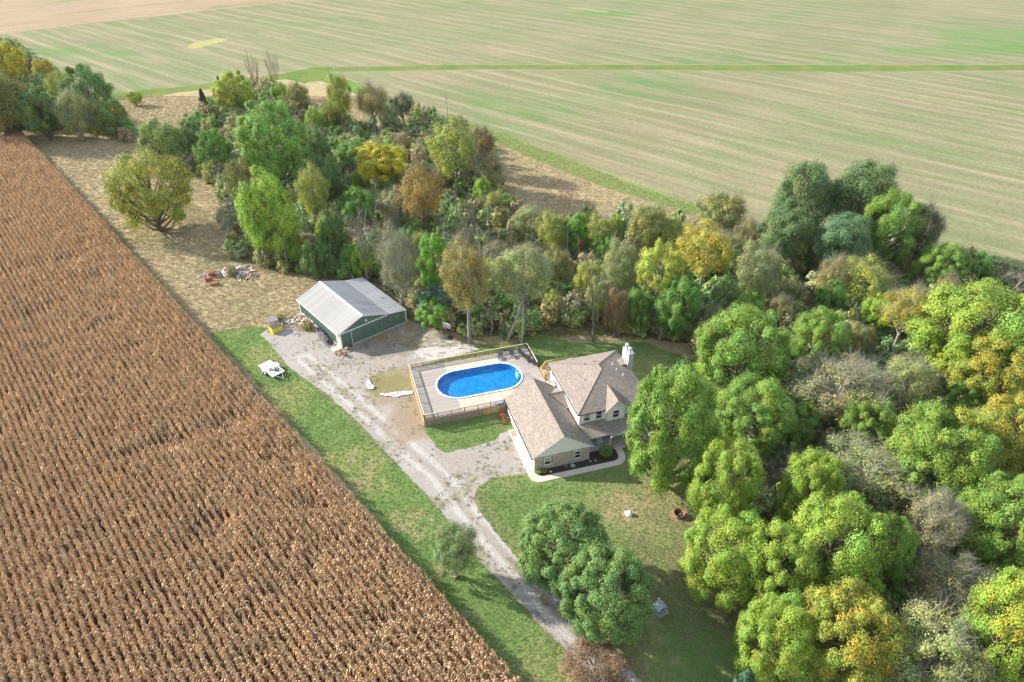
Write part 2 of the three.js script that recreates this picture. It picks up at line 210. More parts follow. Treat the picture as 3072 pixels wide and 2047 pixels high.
const driveTex = (x, z, o) => {
  const a = con(S(N1, x * 10, z * 10), 2.6), b = con(S(N2, x * 26 + 40, z * 26), 2.4), c = S(N3, x * 52, z * 52), e = S(N3, x * 90 + 7, z * 90);
  set3(o, [0.33, 0.3, 0.27]); mix3(o, [0.39, 0.36, 0.33], a * 0.5); mix3(o, [0.31, 0.25, 0.19], sstep(0.4, 0.9, b) * 0.45);
  const dl = distLine(drivePath, x, z);
  mix3(o, [0.44, 0.415, 0.385], sstep(0.55, 0.15, Math.abs(dl - 0.95) + (b - 0.5) * 0.3) * 0.75); mix3(o, [0.27, 0.235, 0.175], sstep(0.45, 0.1, dl + (b - 0.5) * 0.4) * 0.5);
  if (z > -49) mix3(o, [0.19, 0.16, 0.09], sstep(0.5, 0.1, dl - (b - 0.5) * 0.7) * sstep(0.35, 0.7, a) * 0.8);
  const dp = Math.min(Math.hypot((x - padC[0]) / 1.9, z - padC[1]), Math.hypot((x - padD[0]) / 1.2, z - padD[1]) + 1); mix3(o, [0.5, 0.475, 0.445], sstep(4.8, 2.6, dp + (b - 0.5) * 2) * 0.85);
  const dw = 0.5 + 0.5 * Math.sin((x * 0.35 + z * 0.94) * 5 + a * 3); if (dp < 5) mix3(o, [0.42, 0.36, 0.3], sstep(4.5, 2.5, dp) * dw * 0.45);
  const dd = Math.min(Math.hypot(x - dirtC[0], (z - dirtC[1]) * 0.8), Math.hypot((x - dirtD[0]) * 1.4, (z - dirtD[1]) * 0.55)); mix3(o, [0.28, 0.215, 0.14], sstep(5.2, 2.2, dd + (a - 0.5) * 4) * 0.85);
  const de = Math.hypot((x - dirtE[0]) * 0.6, z - dirtE[1]); mix3(o, [0.2, 0.165, 0.125], sstep(4, 1.5, de + (a - 0.5) * 4) * 0.7);
  const dt = Math.hypot((x - tuftC[0]) * 0.8, z - tuftC[1]); mix3(o, [0.2, 0.19, 0.07], sstep(3.6, 1.4, dt + (b - 0.5) * 3.5) * 0.8);
  mix3(o, [0.19, 0.18, 0.07], sstep(0.86, 1.05, con(S(N1, x * 22 + 210, z * 22), 3) + (c - 0.5) * 0.3) * 0.6);
  const dc = Math.hypot((x - loopC[0]) * 0.5, z - loopC[1]); mix3(o, [0.26, 0.22, 0.12], sstep(3, 0.8, dc + (b - 0.5) * 3.4) * 0.18);
  const k = 0.5 + 0.58 * c + 0.42 * e; o[0] *= k; o[1] *= k; o[2] *= k;
};
const drive = sheet('gravel_driveway', drivePts, 0.014, { step: 0.5, rough: 0.5, seed: 6, tex: driveTex, res: [2048, 2048], bump: BUMP3, bumpSize: 9, bumpScale: 0.04 });

// ---------- corn ----------
const cornDir = 131.4 * PI / 180, cX = 0.4, cZ = -34.2; // a point on the edge row and the way the rows run
const cu = [Math.cos(cornDir), -Math.sin(cornDir)], cn = [-Math.sin(cornDir), -Math.cos(cornDir)]; // along the rows; away from the lawn
function cornGeo(seed, leaves, tall) {
  const R = rng(seed), m = new MB();
  m.color(0.9, 0.8, 0.65); m.tube([[0, 0, 0], [0.02, tall * 0.55, 0.02], [(R() - 0.5) * 0.14, tall, (R() - 0.5) * 0.14]], [0.022, 0.018, 0.008], 3);
  for (let k = 0; k < leaves; k++) {
    const y = tall * (0.22 + 0.72 * k / leaves), f = k * PI + (R() - 0.5) * 1.5, L = 0.26 + R() * 0.3, w = 0.045 + R() * 0.03, up = 0.1 + R() * 0.22, dx = Math.cos(f), dz = Math.sin(f), t = 0.7 + R() * 0.55, g = 0.88 + R() * 0.2;
    m.color(t * 1.03, t * g, t * g * (0.8 + R() * 0.25));
    const P = [[0, y, 0, w * 0.6], [dx * L * 0.45, y + up, dz * L * 0.45, w], [dx * L * 0.85, y + up * 0.2 - 0.1 * R(), dz * L * 0.85, w * 0.8], [dx * L * (0.9 + R() * 0.15), y - 0.25 - R() * 0.25, dz * L * (0.9 + R() * 0.15), w * 0.2]];
    for (let j = 0; j < 3; j++) { const [a, b, c, q] = P[j], [d, e, h, s] = P[j + 1]; m.quad([a - dz * q, b, c + dx * q], [a + dz * q, b, c - dx * q], [d + dz * s, e, h - dx * s], [d - dz * s, e, h + dx * s]); }
  }
  m.color(0.85, 0.7, 0.5);
  for (let k = 0; k < 4; k++) { const f = R() * 6.3, q = 0.12 + R() * 0.08; m.quad([0, tall - 0.06, 0], [0.015, tall - 0.06, 0.015], [Math.cos(f) * q + 0.012, tall + 0.2, Math.sin(f) * q], [Math.cos(f) * q - 0.012, tall + 0.2, Math.sin(f) * q]); }
  m.color(1, 0.85, 0.5); m.tube([[0.03, tall * 0.5, 0.02], [0.1, tall * 0.44, 0.05]], [0.03, 0.015], 4);
  return m.geo();
}
const cornMat = new THREE.MeshPhysicalMaterial({ color: new THREE.Color().setRGB(0.56, 0.42, 0.255), vertexColors: true, roughness: 0.8, side: THREE.DoubleSide, transmission: 0.2, thickness: 0 });
{
  const cornPts = [cX + cu[0] * -18 , cZ + cu[1] * -18, cX + cu[0] * 215, cZ + cu[1] * 215, -260, -200, -110, -20];
  sheet('corn_field_soil', cornPts, 0.016, { m: mat(0.15, 0.105, 0.07, { roughness: 1 }) });
  const geos = [cornGeo(1, 9, 2.25), cornGeo(2, 10, 2.35), cornGeo(3, 8, 2.1), cornGeo(4, 9, 2.3)], lists = geos.map(() => []), edge = [], R = rng(77), M = new THREE.Matrix4(), Q = new THREE.Quaternion(), E = new THREE.Euler();
  for (let r = 0; r < 165; r++) for (let t = -16; t < 212; t += 0.17) {
    const d = r * 0.78 + 0.1 + (R() - 0.5) * 0.15 + (S(N1, t * 3, r * 9) - 0.5) * 0.2, a = t + (R() - 0.5) * 0.12, x = cX + cu[0] * a + cn[0] * d, z = cZ + cu[1] * a + cn[1] * d;
    if (z > -31 || x < 0.6137 * z - 62) continue;
    const thin = con(S(N1, x * 11 + 500, z * 11), 3); if (R() < sstep(0.9, 1, thin) * 0.5 + (r === 0 ? 0.3 : 0.07)) continue;
    const lean = R() < 0.12 ? 0.55 : 0.14, s = (0.86 + R() * 0.22) * (r === 0 ? 0.92 : 1) * (1 - 0.14 * sstep(0.75, 0.95, thin));
    E.set((R() - 0.5) * lean, cornDir + (R() - 0.5) * 2.2, (R() - 0.5) * lean); Q.setFromEuler(E);
    const item = { m: M.compose(new THREE.Vector3(x, 0, z), Q, new THREE.Vector3(s, s, s)).clone(), c: ((v, w) => [v * (1 + w), v, v * (1 - w)])(0.78 + R() * 0.5, (R() - 0.5) * 0.16), q: Q.clone(), x, z, s };
    if (r === 0 && edge.length < 300 && t > -1) edge.push(item); else lists[(R() * 4) | 0].push(item);
  }
  const crop = new THREE.Group(); crop.name = numbered('standing_corn'); tag(crop, 'dry brown standing corn filling the left field in straight rows', 'corn'); crop.userData.kind = 'stuff'; scene.add(crop);
  geos.forEach((g, k) => { const im = new THREE.InstancedMesh(g, cornMat, lists[k].length), c = new THREE.Color(); lists[k].forEach((it, j) => { im.setMatrixAt(j, it.m); im.setColorAt(j, c.setRGB(...it.c)); }); im.castShadow = im.receiveShadow = true; im.name = 'corn_rows'; im.userData.kind = 'stuff'; crop.add(im); });
  edge.forEach((it, j) => { const o = part('corn_stalk', geos[j % 4], cornMat, scene); o.position.set(it.x, 0, it.z); o.quaternion.copy(it.q); o.scale.setScalar(it.s); tag(o, 'dry corn stalk in the outermost row beside the lawn', 'corn stalk', 'corn stalks of the outermost row'); });
}

// ---------- house ----------
// local frame: x along the front, y up, z towards the front (so back is -z)
const HX = 2.83, HZ = -62.2, HT = 17 * PI / 180;
const hPos = (u, v) => [HX + u * Math.cos(HT) - v * Math.sin(HT), HZ - u * Math.sin(HT) - v * Math.cos(HT)];
const white = mat(0.74, 0.72, 0.68), trim = mat(0.78, 0.76, 0.72, { roughness: 0.6 }), greyTrim = mat(0.5, 0.5, 0.5), glassM = new THREE.MeshPhysicalMaterial({ color: new THREE.Color().setRGB(0.02, 0.024, 0.03), roughness: 0.06, clearcoat: 1, clearcoatRoughness: 0.03 }), blindM = mat(0.42, 0.34, 0.26), concrete = mat(0.5, 0.44, 0.37), metalDark = mat(0.03, 0.03, 0.032, { roughness: 0.5 }), steel = mat(0.55, 0.56, 0.58, { metalness: 0.7, roughness: 0.4 });
const sidingM = (() => { // lap siding: courses 0.115 m high
  const n = 64, d = new Uint8Array(n * n * 4); for (let j = 0; j < n; j++) for (let i = 0; i < n; i++) { const k = (j * n + i) * 4, v = 255 * (1 - j / n); d[k] = d[k + 1] = d[k + 2] = v; d[k + 3] = 255; }
  const t = new THREE.DataTexture(d, n, n); t.wrapS = t.wrapT = THREE.RepeatWrapping; t.magFilter = THREE.LinearFilter; t.needsUpdate = true; t.repeat.set(1, 1 / 0.115);
  return mat(0.84, 0.81, 0.765, { bumpMap: t, bumpScale: 0.012, roughness: 0.7 });
})();
const shingleM = new THREE.MeshStandardMaterial({ color: new THREE.Color().setRGB(0.24, 0.2, 0.165), vertexColors: true, roughness: 0.95 });
const house = thing('farmhouse', 'white two storey house with brown shingle roofs, brick fronted garage wing and white chimney', 'house', HX, HZ, HT);
// wall slab with uv in metres: base corners (u, v) a to b, heights; polygon tops allowed
function wallPoly(name, pts, m, parent = house) { // pts: [u, h, v] around the face, planar; a thin slab 0.12 deep behind the face
  const P = pts.map(([u, h, v]) => new THREE.Vector3(u, h, -v)), n = new THREE.Vector3(); for (let k = 0; k < P.length; k++) { const a = P[k], b = P[(k + 1) % P.length]; n.x += (a.y - b.y) * (a.z + b.z); n.y += (a.z - b.z) * (a.x + b.x); n.z += (a.x - b.x) * (a.y + b.y); } n.normalize();
  const ax = new THREE.Vector3(-n.z, 0, n.x); if (ax.length() < 0.1) ax.set(1, 0, 0); ax.normalize();
  const mb = new MB(); mb.uv = []; const back = P.map((q) => q.clone().addScaledVector(n, -0.12));
  const add = (q) => { mb.uv.push(q.dot(ax), q.y); return mb.v(q.x, q.y, q.z); };
  const f = P.map(add), g = back.map(add);
  for (let k = 1; k < P.length - 1; k++) { mb.i.push(f[0], f[k], f[k + 1]); mb.i.push(g[0], g[k + 1], g[k]); }
  for (let k = 0; k < P.length; k++) { const j = (k + 1) % P.length, q = [P[k], back[k], back[j], P[j]].map(add); mb.i.push(q[0], q[1], q[2], q[0], q[2], q[3]); }
  return mb.build(name, m, parent);
}
const R0 = rng(5);
// shingle courses on a planar convex face; pts [u, h, v], the first two along the eave (left to right seen from outside)
function roofFace(name, pts, parent, opt = {}) {
  const { expo = 0.15, tab = 0.34, thick = 0.16, m = shingleM, hi = 0.014 } = opt;
  const P = pts.map(([u, h, v]) => new THREE.Vector3(u, h, -v)), e = P[1].clone().sub(P[0]).normalize(), far = P.reduce((a, q) => (q.y > a.y ? q : a), P[0]);
  const n = new THREE.Vector3().crossVectors(e, far.clone().sub(P[0])).normalize(); if (n.y < 0) n.negate(); const s = new THREE.Vector3().crossVectors(n, e).normalize(); if (s.y < 0) s.negate();
  const q2 = P.map((q) => { const d = q.clone().sub(P[0]); return [d.dot(e), d.dot(s)]; }), sMax = Math.max(...q2.map((q) => q[1]));
  const span = (y) => { let lo = 1e9, up = -1e9; for (let k = 0; k < q2.length; k++) { const a = q2[k], b = q2[(k + 1) % q2.length]; if ((a[1] - y) * (b[1] - y) <= 0 && Math.abs(a[1] - b[1]) > 1e-6) { const x = a[0] + (b[0] - a[0]) * (y - a[1]) / (b[1] - a[1]); lo = Math.min(lo, x); up = Math.max(up, x); } } return [lo, up]; };
  const at = (x, y, h) => [P[0].x + e.x * x + s.x * y + n.x * h, P[0].y + e.y * x + s.y * y + n.y * h, P[0].z + e.z * x + s.z * y + n.z * h];
  const mb = new MB(); mb.color(1, 1, 1); const N = Math.ceil(sMax / expo), quad = (a, b, c, d) => mb.quad(a, b, c, d);
  for (let k = 0; k < N; k++) {
    const y0 = k * expo + 1e-4, y1 = Math.min(sMax - 1e-4, (k + 1) * expo), [l0, r0] = span(y0), [l1, r1] = span(y1); if (r0 - l0 < 0.02) continue;
    const rowT = 0.94 + R0() * 0.12, cuts = [0]; let x = R0() * tab; while (x < r0 - l0) { cuts.push(x / (r0 - l0)); x += tab * (0.8 + 0.4 * R0()); } cuts.push(1);
    for (let j = 0; j < cuts.length - 1; j++) {
      const a = cuts[j], b = cuts[j + 1], t = rowT * (0.8 + R0() * 0.4), w = (R0() - 0.5) * 0.1, hh = hi * (0.7 + R0() * 0.6);
      mb.color(t * (1 + w), t, t * (1 - w));
      const A = lerp(l0, r0, a), B = lerp(l0, r0, b), C = lerp(l1, r1, b), D = lerp(l1, r1, a);
      quad(at(A, y0, hh), at(B, y0, hh), at(C, y1, 0.002), at(D, y1, 0.002)); quad(at(A, y0, 0), at(B, y0, 0), at(B, y0, hh), at(A, y0, hh));
    }
  }
  const roof = mb.build(name, m, parent);
  const sl = new MB(), top = q2.map(([x, y]) => at(x, y, -0.004)), lo = top.map(([x, y, z]) => [x, y - thick, z]); sl.prism(lo, top); sl.build('fascia', opt.trim ?? trim, roof);
  return roof;
}
function capLine(a, b, parent, w = 0.24, m = shingleM) { // shingles laid over a ridge or hip
  const A = new THREE.Vector3(a[0], a[1], -a[2]), B = new THREE.Vector3(b[0], b[1], -b[2]), L = A.distanceTo(B), d = B.clone().sub(A).normalize(), s = new THREE.Vector3().crossVectors(d, new THREE.Vector3(0, 1, 0)).normalize(), mb = new MB(); mb.color(1, 1, 1);
  for (let t = 0; t < L; t += 0.2) { const c = 0.72 + R0() * 0.35; mb.color(c, c, c); const p = A.clone().addScaledVector(d, t), q = A.clone().addScaledVector(d, Math.min(L, t + 0.22)), f = (P, i, y) => [P.x + s.x * i * w / 2, P.y + y, P.z + s.z * i * w / 2];
    mb.quad(f(p, -1, -0.01), f(p, 0, 0.06), f(q, 0, 0.045), f(q, -1, -0.02)); mb.quad(f(p, 0, 0.06), f(p, 1, -0.01), f(q, 1, -0.02), f(q, 0, 0.045)); }
  return mb.build('ridge_cap', m, parent);
}
// window: face 'f' looks to the front, 'l' to the left; u, h, v is the middle of the opening on the wall face
function windowAt(face, u, h, v, w, hh, blind = 0, parent = house) {
  const f = new MB(), B = (m, a, y, dep, bw, bh, bd) => face === 'f' ? m.box(u + a, h + y, -v + dep, bw, bh, bd) : m.box(u - dep, h + y, -v + a, bd, bh, bw);
  B(f, -w / 2, 0, 0.02, 0.09, hh + 0.09, 0.1); B(f, w / 2, 0, 0.02, 0.09, hh + 0.09, 0.1); B(f, 0, hh / 2, 0.021, w - 0.09, 0.088, 0.1); B(f, 0, -hh / 2, 0.03, w + 0.12, 0.09, 0.14);
  const o = f.build('window', trim, parent);
  const s = new MB(); B(s, 0, 0, 0.022, w - 0.09, 0.055, 0.07); s.build('sash_bar', trim, o);
  for (const k of [-1, 1]) { const p = new MB(); B(p, 0, k * hh / 4, k > 0 ? 0.012 : 0.004, w - 0.088, hh / 2 - 0.05, 0.02); p.build('pane', glassM, o); }
  if (blind) { const p = new MB(); B(p, 0, hh / 2 - blind / 2 - 0.045, 0.026, w - 0.1, blind, 0.008); p.build('blind', blindM, o); }
  return o;
}
// garage wing: u 0..7.6, v 0..12.2, eave 2.5, ridge 5.2 at u 3.85
const GE = 2.5, GR = 5.15, GM = 3.85;
wallPoly('garage_wall', [[0, 0, 12.1], [0, 0, 0.0], [0, GE, 0.0], [0, GE, 12.1]], sidingM);
wallPoly('garage_wall', [[7.6, 0, 0], [7.6, 0, 3.3], [7.6, GE, 3.3], [7.6, GE, 0]], sidingM);
wallPoly('garage_wall', [[7.6, 0, 12.1], [0, 0, 12.1], [0, GE, 12.1], [GM, GR - 0.12, 12.1], [7.6, GE, 12.1]], sidingM);
wallPoly('gable_wall', [[0, GE - 0.25, 0.02], [7.6, GE - 0.25, 0.02], [7.6, GE, 0.02], [GM, GR - 0.14, 0.02], [0, GE, 0.02]], mat(0.8, 0.775, 0.735));
wallPoly('garage_front_backing', [[0, 0, 0.06], [7.6, 0, 0.06], [7.6, GE - 0.2, 0.06], [0, GE - 0.2, 0.06]], mat(0.3, 0.28, 0.26));
{ // brick veneer over the garage front, around two windows
  const mb = new MB(); mb.color(1, 1, 1); const R = rng(9);
  for (let r = 0; r < 31; r++) for (let x = (r % 2 ? 0.02 : -0.09); x < 7.55; x += 0.222) {
    const y = 0.03 + r * 0.074, a = Math.max(0.012, x), b = Math.min(7.588, x + 0.21); if (b - a < 0.04 || y > GE - 0.3) continue;
    if ([1.78, 5.9].some((c) => b > c - 0.48 && a < c + 0.48 && y > 0.72 && y < 2.06)) continue;
    const t = 0.65 + R() * 0.6, w = (R() - 0.5) * 0.22; mb.color(t * (1 + w), t, t * (1 - w)); mb.box((a + b) / 2, y + 0.032, 0.0 + R() * 0.008, b - a, 0.064, 0.1);
  }
  const o = mb.build('brick_veneer', new THREE.MeshStandardMaterial({ color: new THREE.Color().setRGB(0.5, 0.42, 0.35), vertexColors: true, roughness: 0.9 }), house); o.userData.kind = 'stuff';
}
windowAt('f', 1.78, 1.39, -0.045, 0.84, 1.22, 0.5); windowAt('f', 5.9, 1.39, -0.045, 0.84, 1.22);
for (const v of [1.55, 4.0, 6.4]) windowAt('l', 0, 1.45, v, 0.75, 1.1);
{ const d = new MB(); d.box(-0.02, 1.08, -8.4, 0.06, 2.06, 0.95); const o = d.build('side_door', trim, house); const p = new MB(); p.box(-0.056, 1.5, -8.4, 0.012, 0.8, 0.6); p.build('pane', glassM, o); const k = new MB(); k.box(-0.09, 1.0, -8.05, 0.07, 0.05, 0.05); k.build('handle', steel, o); }
for (const v of [9.9, 11.1]) windowAt('l', 0, 1.5, v, 0.6, 0.8);
for (const v of [0.4, 2.9]) { const l = new MB(); l.box(-0.12, 1.75, -v, 0.14, 0.26, 0.14); l.build('wall_lamp', metalDark, house); }
roofFace('garage_roof', [[-0.3, GE - 0.12, 12.3], [-0.3, GE - 0.12, -0.18], [GM, GR, -0.18], [GM, GR, 12.3]], house);
roofFace('garage_roof', [[8.05, GE - 0.18, -0.18], [8.05, GE - 0.18, 12.3], [GM, GR, 12.3], [GM, GR, -0.18]], house);
capLine([GM, GR + 0.01, -0.2], [GM, GR + 0.01, 12.3], house);
{ const g = new MB(); g.box(-0.37, GE - 0.2, -6.06, 0.12, 0.1, 12.5); g.build('gutter', metalDark, house); }
// cross gable between the wing and the house
roofFace('link_roof', [[5.6, 3.25, 7.0], [7.35, 3.25, 7.0], [7.35, 4.3, 9.25], [4.9, 4.3, 9.25]], house, { thick: 0.1 });
roofFace('link_roof', [[7.35, 3.3, 11.3], [5.7, 3.3, 11.3], [4.9, 4.3, 9.25], [7.35, 4.3, 9.25]], house, { thick: 0.1 });
capLine([4.9, 4.32, 9.25], [7.35, 4.32, 9.25], house);
wallPoly('link_wall', [[7.3, 0, 12.0], [5.0, 0, 12.0], [5.0, 3.2, 12.0], [7.3, 3.2, 12.0]], sidingM);
roofFace('link_roof', [[7.3, 3.4, 13.1], [6.2, 3.4, 13.1], [6.2, 3.9, 12.0], [7.3, 3.9, 12.0]], house, { thick: 0.1 });
// two storey block: walls u 7.3..17.3, v 3.3..14.5, eave 5.3, hip roof to 7.75
const HE = 5.25, HR = 7.72;
wallPoly('house_wall', [[7.3, 0, 3.3], [17.3, 0, 3.3], [17.3, HE, 3.3], [7.3, HE, 3.3]], sidingM);
wallPoly('house_wall', [[7.3, 0, 14.5], [7.3, 0, 3.3], [7.3, HE, 3.3], [7.3, HE, 14.5]], sidingM);
wallPoly('house_wall', [[17.3, 0, 3.3], [17.3, 0, 14.5], [17.3, HE, 14.5], [17.3, HE, 3.3]], sidingM);
wallPoly('house_wall', [[17.3, 0, 14.5], [7.3, 0, 14.5], [7.3, HE, 14.5], [17.3, HE, 14.5]], sidingM);
const cFL = [6.95, HE, 2.98], cFR = [17.65, HE, 2.98], cBR = [17.65, HE, 14.85], cBL = [6.95, HE, 14.85], aF = [12.3, HR, 8.25], aB = [12.3, HR, 9.45];
roofFace('hip_roof', [cFL, cFR, aF], house); roofFace('hip_roof', [cBL, cFL, aF, aB], house); roofFace('hip_roof', [cFR, cBR, aB, aF], house); roofFace('hip_roof', [cBR, cBL, aB], house);
const up = (q) => [q[0], q[1] + 0.012, q[2]]; for (const [a, b] of [[cFL, aF], [cFR, aF], [cBL, aB], [cBR, aB], [aF, aB]]) capLine(up(a), up(b), house);
{ const g = new MB(); g.box(12.3, HE - 0.07, -2.92, 10.9, 0.1, 0.1); g.box(6.89, HE - 0.07, -8.9, 0.1, 0.1, 12.0); g.build('gutter', metalDark, house); }
windowAt('f', 8.35, 4.28, 3.3, 0.85, 1.25, 0.55); windowAt('f', 10.05, 4.28, 3.3, 0.85, 1.25); windowAt('f', 14.85, 4.28, 3.3, 0.85, 1.25); windowAt('f', 16.4, 4.28, 3.3, 0.85, 1.25); windowAt('l', 7.3, 4.3, 13.4, 0.7, 1.0);
// front dormer gable
wallPoly('dormer_wall', [[10.95, 3.0, 2.85], [13.65, 3.0, 2.85], [13.65, 5.2, 2.85], [12.3, 6.45, 2.85], [10.95, 5.2, 2.85]], sidingM);
wallPoly('dormer_wall', [[10.95, 3.0, 3.3], [10.95, 3.0, 2.85], [10.95, 5.2, 2.85], [10.95, 5.2, 3.3]], sidingM); wallPoly('dormer_wall', [[13.65, 3.0, 2.85], [13.65, 3.0, 3.3], [13.65, 5.2, 3.3], [13.65, 5.2, 2.85]], sidingM);
windowAt('f', 12.3, 4.3, 2.85, 0.9, 1.25);
const dR = 6.75, dvB = 6.15, dE = 5.0;
roofFace('dormer_roof', [[10.6, dE, 3.05], [10.6, dE, 2.5], [12.3, dR, 2.5], [12.3, dR, dvB]], house, { thick: 0.1 });
roofFace('dormer_roof', [[14.0, dE, 2.5], [14.0, dE, 3.05], [12.3, dR, dvB], [12.3, dR, 2.5]], house, { thick: 0.1 });
capLine([12.3, dR + 0.01, 2.48], [12.3, dR + 0.01, dvB], house);
// porch roof along the front with a hipped break and a gabled entry
roofFace('porch_roof', [[7.4, 2.42, 1.2], [9.15, 2.42, 1.2], [8.2, 3.12, 2.95], [8.2, 3.3, 3.32], [7.4, 3.3, 3.32]], house, { thick: 0.12 });
roofFace('porch_roof', [[9.1, 2.42, 1.2], [10.72, 2.62, 1.05], [8.2, 3.2, 2.95]], house, { thick: 0.1 });
roofFace('porch_roof', [[10.72, 2.64, 1.05], [17.6, 2.64, 1.05], [17.6, 3.42, 3.32], [8.2, 3.42, 3.32], [8.2, 3.2, 2.95]], house, { thick: 0.12 });
wallPoly('entry_gable', [[11.0, 2.42, 0.72], [15.2, 2.42, 0.72], [13.1, 3.22, 0.72]], mat(0.78, 0.755, 0.715));
roofFace('entry_roof', [[10.85, 2.4, 1.6], [10.85, 2.4, 0.6], [13.1, 3.3, 0.6], [13.1, 3.3, 2.9]], house, { thick: 0.09 });
roofFace('entry_roof', [[15.35, 2.4, 0.6], [15.35, 2.4, 1.6], [13.1, 3.3, 2.9], [13.1, 3.3, 0.6]], house, { thick: 0.09 });
{ const f = new MB(); f.box(12.45, 0.16, -2.2, 9.7, 0.3, 2.2); f.box(12.6, 0.155, -0.98, 3.2, 0.28, 0.3); f.build('porch_floor', mat(0.4, 0.4, 0.4), house); const s = new MB(); s.box(12.3, 0.08, -0.72, 1.6, 0.14, 0.3); s.build('porch_step', concrete, house);
  for (const u of [11.05, 15.1]) { const p = new MB(); p.box(u, 1.36, -1.15, 0.16, 2.1, 0.16); p.box(u, 0.42, -1.15, 0.3, 0.22, 0.3); p.build('porch_post', greyTrim, house); }
  const d = new MB(); d.box(11.9, 1.35, -3.24, 1.0, 2.1, 0.06); const o = d.build('front_door', mat(0.06, 0.045, 0.04), house); const k = new MB(); k.box(12.3, 1.3, -3.18, 0.05, 0.05, 0.06); k.build('handle', steel, o); }
windowAt('f', 9.2, 1.5, 3.3, 1.2, 1.3);
// chimney
{ const c = new MB(); c.box(17.66, 3.85, -11.25, 0.74, 7.68, 1.95); const o = c.build('chimney', sidingPlain(), house); const b = new MB(); b.box(17.7, 3.85, -10.265, 0.7, 7.66, 0.05); b.build('chimney_corner_board', mat(0.5, 0.44, 0.4), o);
  const cap = new MB(); cap.box(17.67, 7.73, -11.25, 0.9, 0.08, 2.1); cap.build('chimney_cap', steel, o);
  for (const v of [10.75, 11.75]) { const f = new MB(); f.lathe([[0.17, 7.76], [0.17, 8.25], [0.3, 8.27], [0.3, 8.42], [0.24, 8.5], [0.02, 8.52]], 17.66, 0, -v, 12); f.build('flue_pipe', steel, o); }
  roofFace('chimney_saddle', [[16.4, 5.86, 11.9], [16.4, 5.86, 10.6], [17.3, 5.98, 10.4], [17.3, 5.98, 12.1]], house, { thick: 0.05 }); }
function sidingPlain() { return mat(0.74, 0.71, 0.67); }
for (const [u, h, v] of [[14.8, 6.62, 10.1], [14.9, 6.55, 8.9], [15.4, 6.32, 7.75]]) { const p = new MB(); p.lathe([[0.07, -0.2], [0.07, 0.32], [0.0, 0.33]], u, h, -v, 8); p.lathe([[0.16, -0.06], [0.09, 0.06]], u, h, -v, 8); p.build('vent_pipe', mat(0.6, 0.6, 0.58), house); }
for (const [u, h, v] of [[10.9, 7.15, 10.9], [12.4, 7.05, 11.2], [9.9, 6.62, 8.2]]) { const p = new MB(); p.box(u, h, -v, 0.34, 0.16, 0.34, 0, 0, 0.42); p.build('roof_vent', mat(0.22, 0.17, 0.14), house); }

